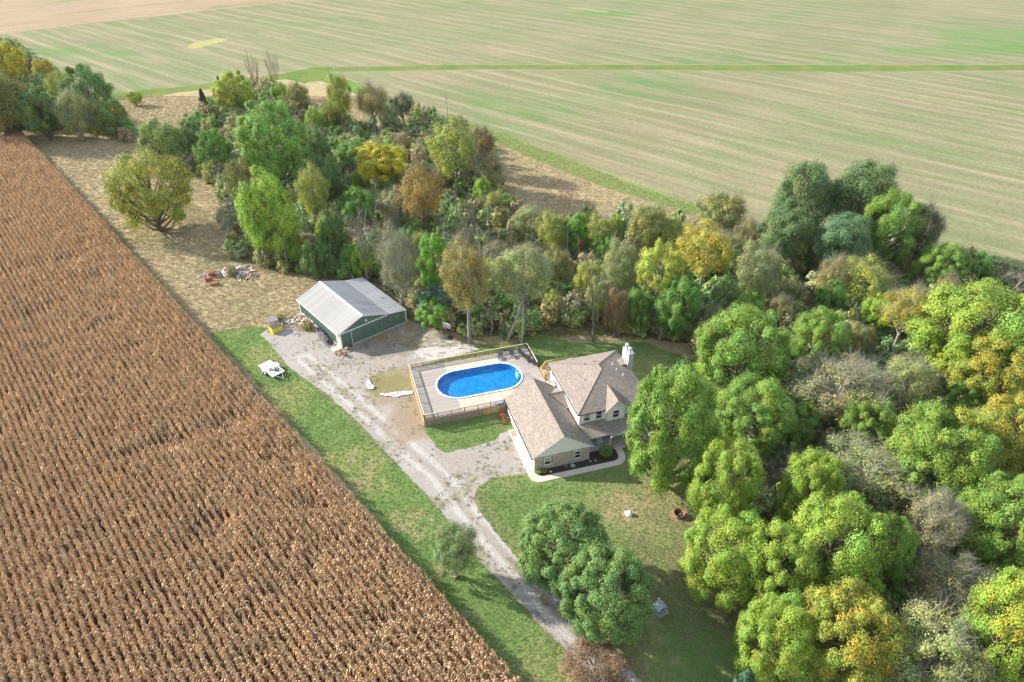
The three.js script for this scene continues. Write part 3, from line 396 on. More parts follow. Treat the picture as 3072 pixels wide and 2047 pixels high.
// walk, beds and what stands by the house
{
  const L = (q) => { const o = []; for (let k = 0; k < q.length; k += 2) o.push(...hPos(q[k], q[k + 1])); return o; };
  const slab = (pts, y0, y1) => { const mb = new MB(), q = pairs(L(pts)), lo = q.map(([x, z]) => [x, y0, z]), hi = q.map(([x, z]) => [x, y1, z]); return mb.prism(lo, hi); };
  const walk = new THREE.Group(); walk.name = numbered('concrete_walk'); walk.userData.kind = 'structure'; scene.add(walk);
  const cm = concrete.clone(), seg = (pts) => slab(pts, 0, 0.07).build('walk_slab', cm, walk);
  for (let k = 0; k < 6; k++) { const a = 8.3 - k * 1.38, b = a - 1.365; seg([-0.92, b, -0.02, b, -0.02, a, -0.92, a]); }
  seg([-0.92, -0.02, -0.9, -0.8, -0.75, -1.45, -0.5, -1.75, 0.42, -0.95, 0.1, -0.6, 0.0, -0.02]);
  seg([-0.49, -1.76, -0.2, -1.98, 0.2, -2.08, 1.3, -2.08, 1.3, -1.16, 0.8, -1.12, 0.43, -0.96]);
  for (let k = 0; k < 5; k++) { const a = 1.32 + k * 1.86, b = a + 1.845, f = (x) => -1.16 - (x - 1.3) * 0.018, g = (x) => -2.08 - (x - 1.3) * 0.012; seg([a, g(a), b, g(b), b, f(b), a, f(a)]); }
  const arc = []; for (let k = 0; k <= 8; k++) { const t = k / 8 * PI / 2; arc.push([10.62 + Math.sin(t) * 1.85, -0.35 - Math.cos(t) * 1.85, 10.62 + Math.sin(t) * 0.95, -0.35 - Math.cos(t) * 0.98]); }
  for (let k = 0; k < 8; k += 2) { const [a, b, c, d] = arc[k], [e, f, g, h] = arc[k + 1], [p, q, r, s] = arc[k + 2]; seg([a, b, e, f, p, q, r, s, g, h, c, d]); }
  seg([11.58, -0.34, 12.47, -0.34, 12.52, 0.55, 11.66, 0.55]);
  sheet('mulch_bed', L([0.05, -0.02, 0.12, -0.6, 0.5, -0.93, 1.0, -1.12, 10.5, -1.3, 11.2, -1.05, 11.5, -0.5, 11.6, 0.6, 10.8, 0.85, 8.0, 1.1, 7.6, 0, 7.58, -0.02]), 0.03, { m: mat(0.035, 0.027, 0.022, { roughness: 1 }) });
  const mt = new MB(); const [mx, mz] = hPos(-0.42, 7.5); mt.box(0, 0, 0, 0.62, 0.02, 1.05); const o = mt.build('door_mat', mat(0.3, 0.2, 0.13), scene); o.position.set(mx, 0.082, mz); o.rotation.y = HT; tag(o, 'brown door mat on the concrete walk by the garage side door', 'mat');
  // stones in the bed
  const R = rng(41); for (const [u, v, s, l] of [[5.1, -0.55, 0.34, 'flat grey stone in the mulch bed below the right garage window'], [2.0, -0.75, 0.22, 'grey stone at the left end of the mulch bed'], [7.6, -0.5, 0.16, 'small pale stone in the mulch bed, left of two'], [8.3, -0.55, 0.15, 'small pale stone in the mulch bed, right of two']]) { const g = new THREE.IcosahedronGeometry(s, 1), p = g.attributes.position; for (let k = 0; k < p.count; k++) { const n = 0.85 + 0.3 * S(N3, p.getX(k) * 40 + u * 9, p.getZ(k) * 40 + p.getY(k) * 60); p.setXYZ(k, p.getX(k) * n, p.getY(k) * n * 0.55, p.getZ(k) * n); } g.computeVertexNormals(); const q = part('stone', g, mat(0.3, 0.29, 0.28), scene), [x, z] = hPos(u, v); q.position.set(x, 0.1, z); tag(q, l, 'stone'); }
}
function onHouse(name, label, cat, u, v, turn = 0, y = 0, group) { const [x, z] = hPos(u, v); return thing(name, label, cat, x, z, HT + turn, group, y); }
{ // porch things, floor at 0.31
  const c = onHouse('rocking_chair', 'white slatted rocking chair on the front porch', 'chair', 9.95, 2.0, 0.15, 0.31), wm = mat(0.8, 0.79, 0.76);
  for (const s of [-1, 1]) { new MB().tube([[s * 0.26, 0.14, 0.45], [s * 0.26, 0.03, 0.15], [s * 0.26, 0.03, -0.2], [s * 0.26, 0.14, -0.5]], 0.025, 5).build('rocker', wm, c); new MB().bar([s * 0.26, 0.05, 0.22], [s * 0.26, 0.62, 0.24], 0.045).build('leg', wm, c); new MB().bar([s * 0.26, 0.05, -0.22], [s * 0.26, 1.12, -0.4], 0.045).build('back_post', wm, c); new MB().box(s * 0.28, 0.64, 0.0, 0.09, 0.03, 0.56).build('armrest', wm, c); }
  for (let k = 0; k < 5; k++) new MB().box(0, 0.42, 0.22 - k * 0.1, 0.52, 0.025, 0.08).build('seat_slat', wm, c);
  for (let k = 0; k < 5; k++) new MB().bar([-0.2 + k * 0.1, 0.48, -0.27], [-0.2 + k * 0.1, 1.1, -0.4], 0.05, 0.02).build('back_slat', wm, c);
  new MB().box(0, 1.12, -0.4, 0.56, 0.08, 0.03).build('head_rail', wm, c);
  const b = onHouse('planter_bucket', 'white bucket planter on the porch left of the rocking chair', 'planter', 8.65, 1.9, 0, 0.31); new MB().lathe([[0.17, 0], [0.24, 0.55], [0.25, 0.56], [0.22, 0.56], [0.2, 0.45]], 0, 0, 0, 14).build('pot', mat(0.7, 0.7, 0.68), b); new MB().lathe([[0.21, 0.48], [0.0, 0.5]], 0, 0, 0, 14).build('soil', mat(0.04, 0.03, 0.025), b);
  const pk = (label, u, v, s, y) => { const o = onHouse('pumpkin', label, 'pumpkin', u, v, 0, y, 'pumpkins on the porch'), m = new MB(), seg = 20, rings = []; for (let j = 0; j <= 8; j++) { const t = j / 8 * PI, q = []; for (let k = 0; k < seg; k++) { const f = k / seg * 2 * PI, r = Math.sin(t) * s * (1 + 0.07 * Math.cos(f * 10)); q.push(m.v(Math.cos(f) * r, s * 0.78 - Math.cos(t) * s * 0.78, -Math.sin(f) * r)); } rings.push(q); } for (let j = 1; j <= 8; j++) for (let k = 0; k < seg; k++) { const n = (k + 1) % seg; m.i.push(rings[j - 1][k], rings[j - 1][n], rings[j][n], rings[j - 1][k], rings[j][n], rings[j][k]); } m.build('rind', mat(0.62, 0.17, 0.03, { roughness: 0.5 }), o); new MB().tube([[0, s * 1.5, 0], [0.02, s * 1.75, 0.02]], [0.03, 0.02], 5).build('stem', mat(0.1, 0.12, 0.04), o); };
  pk('large orange pumpkin at the foot of the porch post', 11.2, 0.98, 0.24, 0.3); pk('smaller orange pumpkin just right of the porch post', 11.5, 0.96, 0.16, 0.3); pk('orange pumpkin at the right side of the porch step', 13.2, 0.95, 0.2, 0.3);
  const w = onHouse('wheelbarrow', 'red wheelbarrow beside the garage wall at the deck corner', 'wheelbarrow', -1.0, 11.0, 0.4), rm = mat(0.3, 0.045, 0.03); new MB().prism([[-0.25, 0.3, 0.3], [0.25, 0.3, 0.3], [0.25, 0.3, -0.3], [-0.25, 0.3, -0.3]], [[-0.4, 0.58, 0.5], [0.4, 0.58, 0.5], [0.4, 0.58, -0.5], [-0.4, 0.58, -0.5]]).build('tray', rm, w); for (const s of [-1, 1]) { new MB().bar([s * 0.12, 0.2, -0.75], [s * 0.33, 0.55, 0.95], 0.04).build('handle', mat(0.35, 0.25, 0.13), w); new MB().bar([s * 0.25, 0, 0.25], [s * 0.25, 0.35, 0.25], 0.035).build('leg', metalDark, w); } { const g = new THREE.CylinderGeometry(0.19, 0.19, 0.09, 16); g.rotateZ(PI / 2); g.translate(0, 0.19, -0.72); part('wheel', g, metalDark, w); }
  const r2 = onHouse('push_mower', 'small red and grey machine on the bare soil beside the garage wall', 'mower', -0.95, 9.9, -0.5); new MB().box(0, 0.24, 0, 0.5, 0.16, 0.6).build('mower_deck', mat(0.34, 0.08, 0.04), r2); new MB().lathe([[0.16, 0.32], [0.16, 0.5], [0.1, 0.54], [0, 0.55]], 0, 0, -0.05, 12).build('engine', metalDark, r2); for (const [a, b] of [[-1, -1], [1, -1], [-1, 1], [1, 1]]) { const g = new THREE.CylinderGeometry(0.11, 0.11, 0.06, 12); g.rotateZ(PI / 2); g.translate(a * 0.28, 0.11, b * 0.26); part('wheel', g, metalDark, r2); } for (const s of [-1, 1]) new MB().bar([s * 0.2, 0.3, 0.28], [s * 0.22, 0.95, 0.95], 0.03).build('handle', metalDark, r2);
}

// ---------- barn ----------
const BX = -27.34, BZ = -89.18, BT = 40.7 * PI / 180;
const bPos = (u, v) => [BX + u * Math.cos(BT) - v * Math.sin(BT), BZ - u * Math.sin(BT) - v * Math.cos(BT)];
{
  const barn = thing('pole_barn', 'green metal pole barn with pale ribbed roof and white trim beside the gravel yard', 'barn', BX, BZ, BT);
  const greenM = [mat(0.115, 0.175, 0.135, { roughness: 0.55 }), mat(0.108, 0.168, 0.13, { roughness: 0.6 }), mat(0.12, 0.182, 0.142, { roughness: 0.58 })], roofW = [mat(0.37, 0.355, 0.335, { roughness: 0.7 }), mat(0.35, 0.335, 0.315, { roughness: 0.7 }), mat(0.39, 0.375, 0.35, { roughness: 0.7 })], roofG = [mat(0.37, 0.365, 0.375, { roughness: 0.5 }), mat(0.35, 0.345, 0.355, { roughness: 0.5 }), mat(0.39, 0.38, 0.39, { roughness: 0.45 })], roofL = [mat(0.45, 0.44, 0.44, { roughness: 0.5 }), mat(0.42, 0.41, 0.415, { roughness: 0.5 })], whiteT = mat(0.74, 0.73, 0.71, { roughness: 0.5 });
  const R = rng(61);
  // ribbed sheet: runs from a (low edge) along s; w wide; ribs every 0.3 m
  function ribbed(w, len, h0 = len) { // in local xy: x across 0..w, y along 0..len (h0 = length at x = 0), z out
    const mb = new MB(), xs = [], zs = [], n = 2; for (let k = 0; k <= n; k++) { const c = w * k / n; if (k === 0) { xs.push(0, 0.03); zs.push(0.065, 0.0); } else if (k === n) { xs.push(w - 0.03, w); zs.push(0.0, 0.065); } else { xs.push(c - 0.04, c - 0.015, c + 0.015, c + 0.04); zs.push(0, 0.065, 0.065, 0); } }
    for (let k = 0; k < xs.length - 1; k++) { const T = (x) => lerp(h0, len, x / w); mb.quad([xs[k], 0, zs[k]], [xs[k + 1], 0, zs[k + 1]], [xs[k + 1], T(xs[k + 1]), zs[k + 1]], [xs[k], T(xs[k]), zs[k]]); }
    return mb.geo();
  }
  const PW = 0.9, NP = 16, Lv = NP * PW; // panels along the length
  function slope(u0, h0, u1, h1, mats, name) { // from low edge (u0,h0) to high edge (u1,h1), along v -0.1..
    const len = Math.hypot(u1 - u0, h1 - h0), g = ribbed(PW - 0.004, len), ang = Math.atan2(h1 - h0, Math.abs(u1 - u0)), left = u1 > u0;
    for (let k = 0; k < NP; k++) {
      const o = part(name, g, mats[(R() * mats.length) | 0], barn), X = new THREE.Vector3(0, 0, left ? 1 : -1), Y = new THREE.Vector3((u1 - u0) / len, (h1 - h0) / len, 0), Z = new THREE.Vector3().crossVectors(X, Y);
      o.position.set(u0, h0, left ? -(-0.12 + (k + 1) * PW) : -(-0.12 + k * PW)); o.quaternion.setFromRotationMatrix(new THREE.Matrix4().makeBasis(X, Y, Z));
    }
  }
  slope(-0.42, 2.84, 4.32, 4.62, roofW, 'roof_panel'); slope(9.0, 3.02, 4.32, 4.62, roofG, 'roof_panel'); slope(12.55, 2.36, 8.98, 3.03, roofL, 'lean_to_panel');
  { const c = new MB(); c.prism([[4.05, 4.55, 0.14], [4.6, 4.55, 0.14], [4.6, 4.55, 0.12 - Lv - 0.02], [4.05, 4.55, 0.12 - Lv - 0.02]], [[4.3, 4.68, 0.14], [4.34, 4.68, 0.14], [4.34, 4.68, 0.12 - Lv - 0.02], [4.3, 4.68, 0.12 - Lv - 0.02]]); c.build('ridge_cap', whiteT, barn); }
  // storm bent tin on the grey slope
  for (const [u, v, l, t] of [[7.4, 4.4, 1.5, 0.2], [8.1, 3.9, 1.2, -0.1], [6.6, 6.0, 0.7, 0.3], [11.4, 5.4, 0.9, 0.15]]) { const h = u < 9 ? lerp(4.62, 3.02, (u - 4.32) / 4.68) : lerp(3.03, 2.36, (u - 8.98) / 3.57), b = new MB(); b.quad([-l / 2, 0.05, 0.08], [l / 2, 0.02, 0.1], [l / 2, 0.16, -0.1], [-l / 2, 0.1, -0.06]); b.quad([-l / 2, 0.1, -0.06], [l / 2, 0.16, -0.1], [l / 2, 0.03, -0.25], [-l / 2, 0.02, -0.2]); const o = b.build('bent_tin', roofL[0], barn); o.position.set(u, h, -v); o.rotation.set(0, t, -0.3); }
  const under = (u) => (u < 4.32 ? lerp(2.84, 4.62, (u + 0.42) / 4.74) : u < 9 ? lerp(4.62, 3.02, (u - 4.32) / 4.68) : lerp(3.03, 2.36, (u - 8.98) / 3.57)) - 0.06;
  // left wall
  { const g = ribbed(0.892, 2.86); for (let k = 0; k < 16; k++) { const o = part('wall_panel', g, greenM[(R() * 3) | 0], barn); o.position.set(0, 0.06, -14.28 + k * 0.892); o.rotation.y = -PI / 2; } }
  { const g = ribbed(0.892, 2.28); for (let k = 0; k < 16; k++) { const o = part('wall_panel', g, greenM[(R() * 3) | 0], barn); o.position.set(12.3, 0.06, -k * 0.892); o.rotation.y = PI / 2; } }
  for (const [zz, ry] of [[0, 0], [-14.28, PI]]) for (let k = 0; k < 14; k++) { const w = 12.3 / 14, a = k * w, b = a + w; const o = part('wall_panel', ry ? ribbed(w - 0.003, under(a) - 0.06, under(b) - 0.06) : ribbed(w - 0.003, under(b) - 0.06, under(a) - 0.06), greenM[(R() * 3) | 0], barn); o.position.set(ry ? b : a, 0.06, zz); o.rotation.y = ry; }
  { const m = new MB(); m.prism([[0.06, 0.02, -0.04], [12.24, 0.02, -0.04], [12.24, 0.02, -14.2], [0.06, 0.02, -14.2]], [[0.06, 2.3, -0.04], [12.24, 2.3, -0.04], [12.24, 2.3, -14.2], [0.06, 2.3, -14.2]]); m.build('inner_frame', mat(0.2, 0.15, 0.1), barn); }
  // sliding doors hang proud of the front
  const door = (u0, u1, z, nm) => { const d = new THREE.Group(); d.name = nm; barn.add(d); const n = Math.round((u1 - u0) / 0.9), w = (u1 - u0) / n, g = ribbed(w - 0.003, 2.6); const f = new MB(); f.box((u0 + u1) / 2, 1.42, z - 0.015, u1 - u0, 2.6, 0.03); f.build('door_frame', greenM[1], d); for (let k = 0; k < n; k++) { const o = part('door_panel', g, greenM[(R() * 3) | 0], d); o.position.set(u0 + k * w, 0.12, z + 0.002); } };
  door(1.95, 7.1, 0.1, 'sliding_door'); 
  { const d = new MB(); d.bar([0, 2.84, 0.12], [8.72, 2.86, 0.12], 0.1, 0.16); d.build('door_track', whiteT, barn); }
  for (const [u, z, h, w] of [[0.02, 0.05, 2.9, 0.2], [12.28, 0.05, 2.3, 0.16], [0.02, -14.26, 2.85, 0.16]]) { const m = new MB(); m.box(u, h / 2, z, w, h, 0.2); m.build('corner_trim', whiteT, barn); }
  { const m = new MB(); m.box(1.93, 1.42, 0.14, 0.07, 2.6, 0.05); m.build('door_edge_trim', whiteT, barn); }
  for (const [a, b] of [[[-0.42, 2.8, 0.13], [4.32, 4.57, 0.13]], [[4.32, 4.57, 0.13], [9.0, 2.98, 0.13]], [[9.0, 2.98, 0.13], [12.55, 2.3, 0.13]]]) { const m = new MB(); m.bar(a, b, 0.04, 0.14); m.build('rake_trim', whiteT, barn); }
  { const m = new MB(); m.bar([-0.44, 2.78, 0.12], [-0.44, 2.78, -14.3], 0.05, 0.14); m.build('eave_trim', whiteT, barn); }
  for (const [u0, u1] of [[1.9, 7.1], [7.2, 9.0], [9.1, 12.2]]) { const m = new MB(); m.box((u0 + u1) / 2, 0.1, 0.16, u1 - u0, 0.1, 0.04); m.build('base_trim', whiteT, barn); }
  { const m = new MB(); m.box(-0.03, 0.09, -7.2, 0.05, 0.12, 13.9); m.build('base_trim', whiteT, barn); }
  { const m = new MB(); m.box(-0.06, 1.15, -0.62, 0.06, 2.1, 0.95); const d = m.build('side_door', mat(0.5, 0.38, 0.3), barn); for (const z of [-0.12, -1.12]) { const f = new MB(); f.box(-0.09, 1.2, z, 0.06, 2.3, 0.12); f.build('door_jamb', whiteT, d); } new MB().box(-0.12, 1.05, -0.9, 0.05, 0.05, 0.05).build('handle', steel, d); }
  { const m = new MB(); m.lathe([[0.02, 0.28], [0.06, 0.2], [0.08, 0.05], [0.17, -0.02], [0.16, -0.1]], 4.75, 3.62, 0.28, 12); m.bar([4.75, 3.82, 0.02], [4.75, 3.86, 0.28], 0.03); m.build('yard_lamp', mat(0.7, 0.7, 0.7), barn); }
  { const m = new MB(); m.box(10.6, 1.75, 0.05, 0.2, 0.2, 0.03); m.build('vent_plate', mat(0.5, 0.55, 0.55), barn); }
  const st = new MB(); st.box(0, 0.06, 0, 1.25, 0.12, 1.1); const so = st.build('concrete_step', concrete, scene), [sx, sz] = bPos(-0.75, 0.55); so.position.set(sx, 0.014, sz); so.rotation.y = BT; tag(so, 'pale concrete step slab at the barn side door', 'step');
}

// ---------- deck and pool ----------
const wood = [[0.32, 0.28, 0.245], [0.36, 0.32, 0.285], [0.29, 0.258, 0.232], [0.34, 0.298, 0.262], [0.31, 0.268, 0.228], [0.38, 0.335, 0.298]].map((c) => mat(...c, { roughness: 0.9 })), woodL = [[0.5, 0.42, 0.33], [0.46, 0.385, 0.305], [0.53, 0.45, 0.36]].map((c) => mat(...c)), newWood = [[0.5, 0.33, 0.12], [0.46, 0.29, 0.1], [0.53, 0.36, 0.15]].map((c) => mat(...c)), skirtM = [[0.3, 0.225, 0.16], [0.27, 0.2, 0.15], [0.33, 0.25, 0.18], [0.29, 0.23, 0.17]].map((c) => mat(...c)), railTop = mat(0.52, 0.41, 0.25), railPale = mat(0.55, 0.49, 0.41), balM = mat(0.025, 0.022, 0.02, { roughness: 0.5 }), postM = mat(0.16, 0.115, 0.08);
const DU0 = -11.75, DU1 = 7.05, DV0 = 12.5, DV1 = 24.55, DH = 1.25, PC = [-2.23, 18.77], PR = 3.22, PS = 3.2; // pool middle, end radius, half of the straight
const deck = thing('pool_deck', 'raised grey wooden deck with black baluster railing around the oval pool', 'deck', HX, HZ, HT);
{
  const R = rng(71), BW = 0.1455, edge = PR + 0.02, pick = (a) => a[(R() * a.length) | 0];
  const plank = (q, m) => { const mb = new MB(), hi = DH - R() * 0.004; mb.prism(q.map(([u, v]) => [u, DH - 0.035, -v]), q.map(([u, v]) => [u, hi, -v])); mb.build('plank', m, deck); };
  const half = (d) => (Math.abs(d) < edge ? Math.sqrt(edge * edge - d * d) : 0), SL = -6.4, SR = 1.95;
  for (let v = DV0; v < DV1 - 0.02; v += BW) { const a = v + 0.004, b = Math.min(DV1, v + BW) - 0.004, cut = (y, s) => (Math.abs(y - PC[1]) < edge ? PC[0] + s * (PS + half(y - PC[1])) : s < 0 ? 1e9 : -1e9);
    plank([[DU0, a], [Math.min(SL - 0.006, cut(a, -1)), a], [Math.min(SL - 0.006, cut(b, -1)), b], [DU0, b]], pick(wood));
    plank([[Math.max(SR + 0.006, cut(a, 1)), a], [DU1, a], [DU1, b], [Math.max(SR + 0.006, cut(b, 1)), b]], pick(wood)); }
  for (let u = SL; u < SR - 0.02; u += BW) { const a = u + 0.004, b = Math.min(SR, u + BW) - 0.004, rim = (x) => { const d = Math.abs(x - PC[0]) - PS; return d <= 0 ? edge : half(d); };
    plank([[a, PC[1] + rim(a)], [b, PC[1] + rim(b)], [b, DV1], [a, DV1]], pick(woodL)); plank([[a, DV0], [b, DV0], [b, PC[1] - rim(b)], [a, PC[1] - rim(a)]], pick(woodL)); }
  for (let u = DU0; u < 0; u += BW) { const yel = u > -3.4 && u < -1.1, b = new MB(); b.box(u + BW / 2, 0.6, -DV0 + 0.03, BW - 0.01, 1.14, 0.025); const o = b.build('skirt_board', yel ? pick(newWood) : pick(skirtM), deck); if (yel && u + BW > -3.4 && u - BW < -3.4) o.userData.label = 'fresh yellow skirt boards'; }
  for (let v = DV0; v < DV1; v += BW) { const b = new MB(); b.box(DU0 - 0.03, 0.6, -v - BW / 2, 0.025, 1.14, BW - 0.01); b.build('skirt_board', pick(newWood), deck); }
  for (let k = 0; k < 2; k++) { const b = new MB(); k ? b.box(DU0 - 0.06, DH - 0.1, -(DV0 + DV1) / 2, 0.04, 0.2, DV1 - DV0) : b.box((DU0 + DU1) / 2, DH - 0.12, -DV1 - 0.03, DU1 - DU0, 0.24, 0.04); b.build('rim_board', newWood[1], deck); }
  { const b = new MB(); b.box((DU0 - 0.1) / 2, DH - 0.1, -DV0 + 0.06, -DU0 - 0.1, 0.2, 0.03); b.build('rim_board', skirtM[2], deck); }
  // railing: posts, flat top rail, thin balusters
  const run = (a, b, top, n, clip = 1) => { const L = Math.hypot(b[0] - a[0], b[1] - a[1]), at = (t, h) => [lerp(a[0], b[0], t), h, -lerp(a[1], b[1], t)];
    const r = new MB(); r.bar(at(0, 2.12), at(1, 2.12), 0.15, 0.045); r.build('top_rail', top, deck); const r2 = new MB(); r2.bar(at(0, 2.03), at(1, 2.03), 0.04, 0.05); r2.bar(at(0, 1.35), at(1, 1.35), 0.04, 0.05); r2.build('rail_bar', balM, deck);
    for (let k = 0; k <= n; k++) { const q = at(k / n, 0), p = new MB(); p.box(q[0], 1.64, q[2], 0.09, 0.9, 0.09); p.build('railing_post', postM, deck); }
    const bl = new MB(), nb = Math.round(L / 0.115); for (let k = 1; k < nb; k++) { const q = at(k / nb, 0); bl.box(q[0], 1.69, q[2], 0.026, 0.66, 0.026); } const o = bl.build('baluster_row', balM, deck); o.userData.kind = 'stuff'; };
  run([DU0, DV1], [DU1 - 0.1, DV1], railTop, 9); run([DU0, DV0], [DU0, DV1], railPale, 6); run([DU0, DV0], [-0.35, DV0], railTop, 6); run([DU1 - 0.05, DV1], [DU1 - 0.05, 19.45], railPale, 3);
  for (const [u, v] of [[DU0, DV0], [DU0, DV1], [-0.3, DV0], [DU1 - 0.05, DV1], [DU1 - 0.05, DV0 + 0.3], [DU0, 18.5]]) { const p = new MB(); p.box(u, 0.6, -v - (v === DV0 ? 0.08 : -0.08), 0.12, 1.2, 0.12); p.build('support_post', skirtM[0], deck); }
}
{
  const pool = thing('swimming_pool', 'oval above ground pool with blue liner, white rim and rippled water', 'pool', HX, HZ, HT);
  const ring = (r, n = 20) => { const q = []; for (let s = 0; s < 2; s++) for (let k = 0; k <= n; k++) { const f = (s ? PI / 2 : -PI / 2) + k / n * PI; q.push([PC[0] + (s ? -PS : PS) + Math.cos(f) * r, PC[1] + Math.sin(f) * r]); } return q; };
  const wall = (ra, ha, rb, hb, mb) => { const a = ring(ra), b = ring(rb); for (let k = 0; k < a.length; k++) { const j = (k + 1) % a.length; mb.quad([a[k][0], ha, -a[k][1]], [a[j][0], ha, -a[j][1]], [b[j][0], hb, -b[j][1]], [b[k][0], hb, -b[k][1]]); } return mb; };
  const linerCaustics = colourTex(1024, 1024, 0, 0, 12, 12, (x, z, o) => { const a = S(N2, x * 42, z * 42), b = S(N2, x * 75 + 99, z * 75), v = sstep(0.1, 0, Math.abs(a - 0.5)) * 0.8 + sstep(0.08, 0, Math.abs(b - 0.5)) * 0.5; set3(o, [0.012, 0.21, 0.47]); mix3(o, [0.05, 0.39, 0.64], v * 0.6); }); linerCaustics.wrapS = linerCaustics.wrapT = THREE.RepeatWrapping;  // pale lines are rippled water light painted into the liner colour
  const liner = new THREE.MeshStandardMaterial({ map: linerCaustics, roughness: 0.6, side: THREE.DoubleSide });
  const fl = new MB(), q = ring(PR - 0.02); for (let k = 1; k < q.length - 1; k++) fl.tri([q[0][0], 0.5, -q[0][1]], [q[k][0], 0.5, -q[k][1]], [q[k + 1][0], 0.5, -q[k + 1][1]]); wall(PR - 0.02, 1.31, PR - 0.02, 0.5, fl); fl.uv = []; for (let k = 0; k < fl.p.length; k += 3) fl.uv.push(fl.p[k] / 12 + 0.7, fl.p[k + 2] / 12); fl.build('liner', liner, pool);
  wall(PR, 0.02, PR, 1.3, new MB()).build('pool_wall', mat(0.55, 0.56, 0.58), pool);
  // rim pieces with joints
  const a = ring(PR - 0.06, 12), b = ring(PR + 0.17, 12), rim = mat(0.75, 0.73, 0.7, { roughness: 0.5 });
  const seg = (k, j, s0, s1) => { const A = [lerp(a[k][0], a[j][0], s0), lerp(a[k][1], a[j][1], s0)], B = [lerp(a[k][0], a[j][0], s1), lerp(a[k][1], a[j][1], s1)], C = [lerp(b[k][0], b[j][0], s0), lerp(b[k][1], b[j][1], s0)], D = [lerp(b[k][0], b[j][0], s1), lerp(b[k][1], b[j][1], s1)]; const mb = new MB(); mb.prism([A, C, D, B].map(([u, v]) => [u, 1.27, -v]), [A, C, D, B].map(([u, v]) => [u, 1.345, -v])); mb.build('rim_piece', rim, pool); };
  const all = []; for (let k = 0; k < a.length; k++) { const j = (k + 1) % a.length, L = Math.hypot(a[j][0] - a[k][0], a[j][1] - a[k][1]); if (L > 3) { for (let t = 0; t < 5; t++) { seg(k, j, t / 5 + 0.002, (t + 1) / 5 - 0.002); all.push([lerp((a[k][0] + b[k][0]) / 2, (a[j][0] + b[j][0]) / 2, t / 5), lerp((a[k][1] + b[k][1]) / 2, (a[j][1] + b[j][1]) / 2, t / 5)]); } } else { seg(k, j, 0.004, 0.996); if (k % 2) all.push([(a[k][0] + b[k][0]) / 2, (a[k][1] + b[k][1]) / 2]); } }
  for (const [u, v] of all) { const c = new MB(); c.box(u, 1.35, -v, 0.2, 0.05, 0.2, Math.atan2(v - PC[1], u - PC[0])); c.build('rim_joint_cover', mat(0.55, 0.42, 0.33), pool); }
  // water surface: gentle real waves
  const w = new MB(), R = rng(81), G = 0.14, waves = []; for (let k = 0; k < 14; k++) waves.push([(R() - 0.5) * 2, (R() - 0.5) * 2, 2.5 + R() * 9, R() * 6.3]);
  const H = (u, v) => { let h = 0; for (const [x, y, f, p] of waves) h += Math.sin((u * x + v * y) * f + p) / f; const d = Math.hypot(u - 1.6, v - 20.1); return 1.1 + h * 0.03 + 0.008 * Math.sin(d * 11) * Math.exp(-d * 0.45); };
  const idx = new Map(), inn = (u, v) => { const d = Math.max(0, Math.abs(u - PC[0]) - PS); return Math.hypot(d, v - PC[1]) < PR - 0.02; };
  const put = (i, j) => { const key = i * 1000 + j; if (!idx.has(key)) { const u = PC[0] - 6.5 + i * G, v = PC[1] - 3.3 + j * G, d = Math.max(0, Math.abs(u - PC[0]) - PS), r = Math.hypot(d, v - PC[1]); let U = u, V = v; if (r > PR - 0.03) { const s = (PR - 0.03) / r; V = PC[1] + (v - PC[1]) * s; if (d > 0) U = PC[0] + Math.sign(u - PC[0]) * (PS + d * s); } idx.set(key, w.v(U, H(U, V), -V)); } return idx.get(key); };
  for (let i = 0; i < 93; i++) for (let j = 0; j < 48; j++) { const u = PC[0] - 6.5 + i * G, v = PC[1] - 3.3 + j * G; if ([[0, 0], [G, 0], [0, G], [G, G]].some(([x, y]) => inn(u + x, v + y))) { const A = put(i, j), B = put(i + 1, j), C = put(i + 1, j + 1), D = put(i, j + 1); w.i.push(A, B, C, A, C, D); } }
  w.build('water', new THREE.MeshPhysicalMaterial({ color: new THREE.Color().setRGB(0.55, 0.85, 0.98), roughness: 0.03, transmission: 1, thickness: 0, ior: 1.33 }), pool);
  // ladder at the right end
  const ld = thing('pool_ladder', 'white plastic ladder arching over the pool rim at its right end', 'ladder', HX, HZ, HT), lm = mat(0.82, 0.84, 0.86, { roughness: 0.4 });
  for (const v of [18.2, 18.95]) { const t = []; for (let k = 0; k <= 10; k++) { const f = k / 10 * PI; t.push([4.0 - Math.cos(f) * 0.55, 1.3 + Math.sin(f) * 0.75, -v]); } t[0] = [3.45, 0.55, -v]; new MB().tube(t, 0.04, 7).build('handrail', lm, ld); }
  for (let k = 0; k < 3; k++) new MB().box(3.5, 0.62 + k * 0.28, -18.57, 0.22, 0.05, 0.72).build('tread', lm, ld);
}
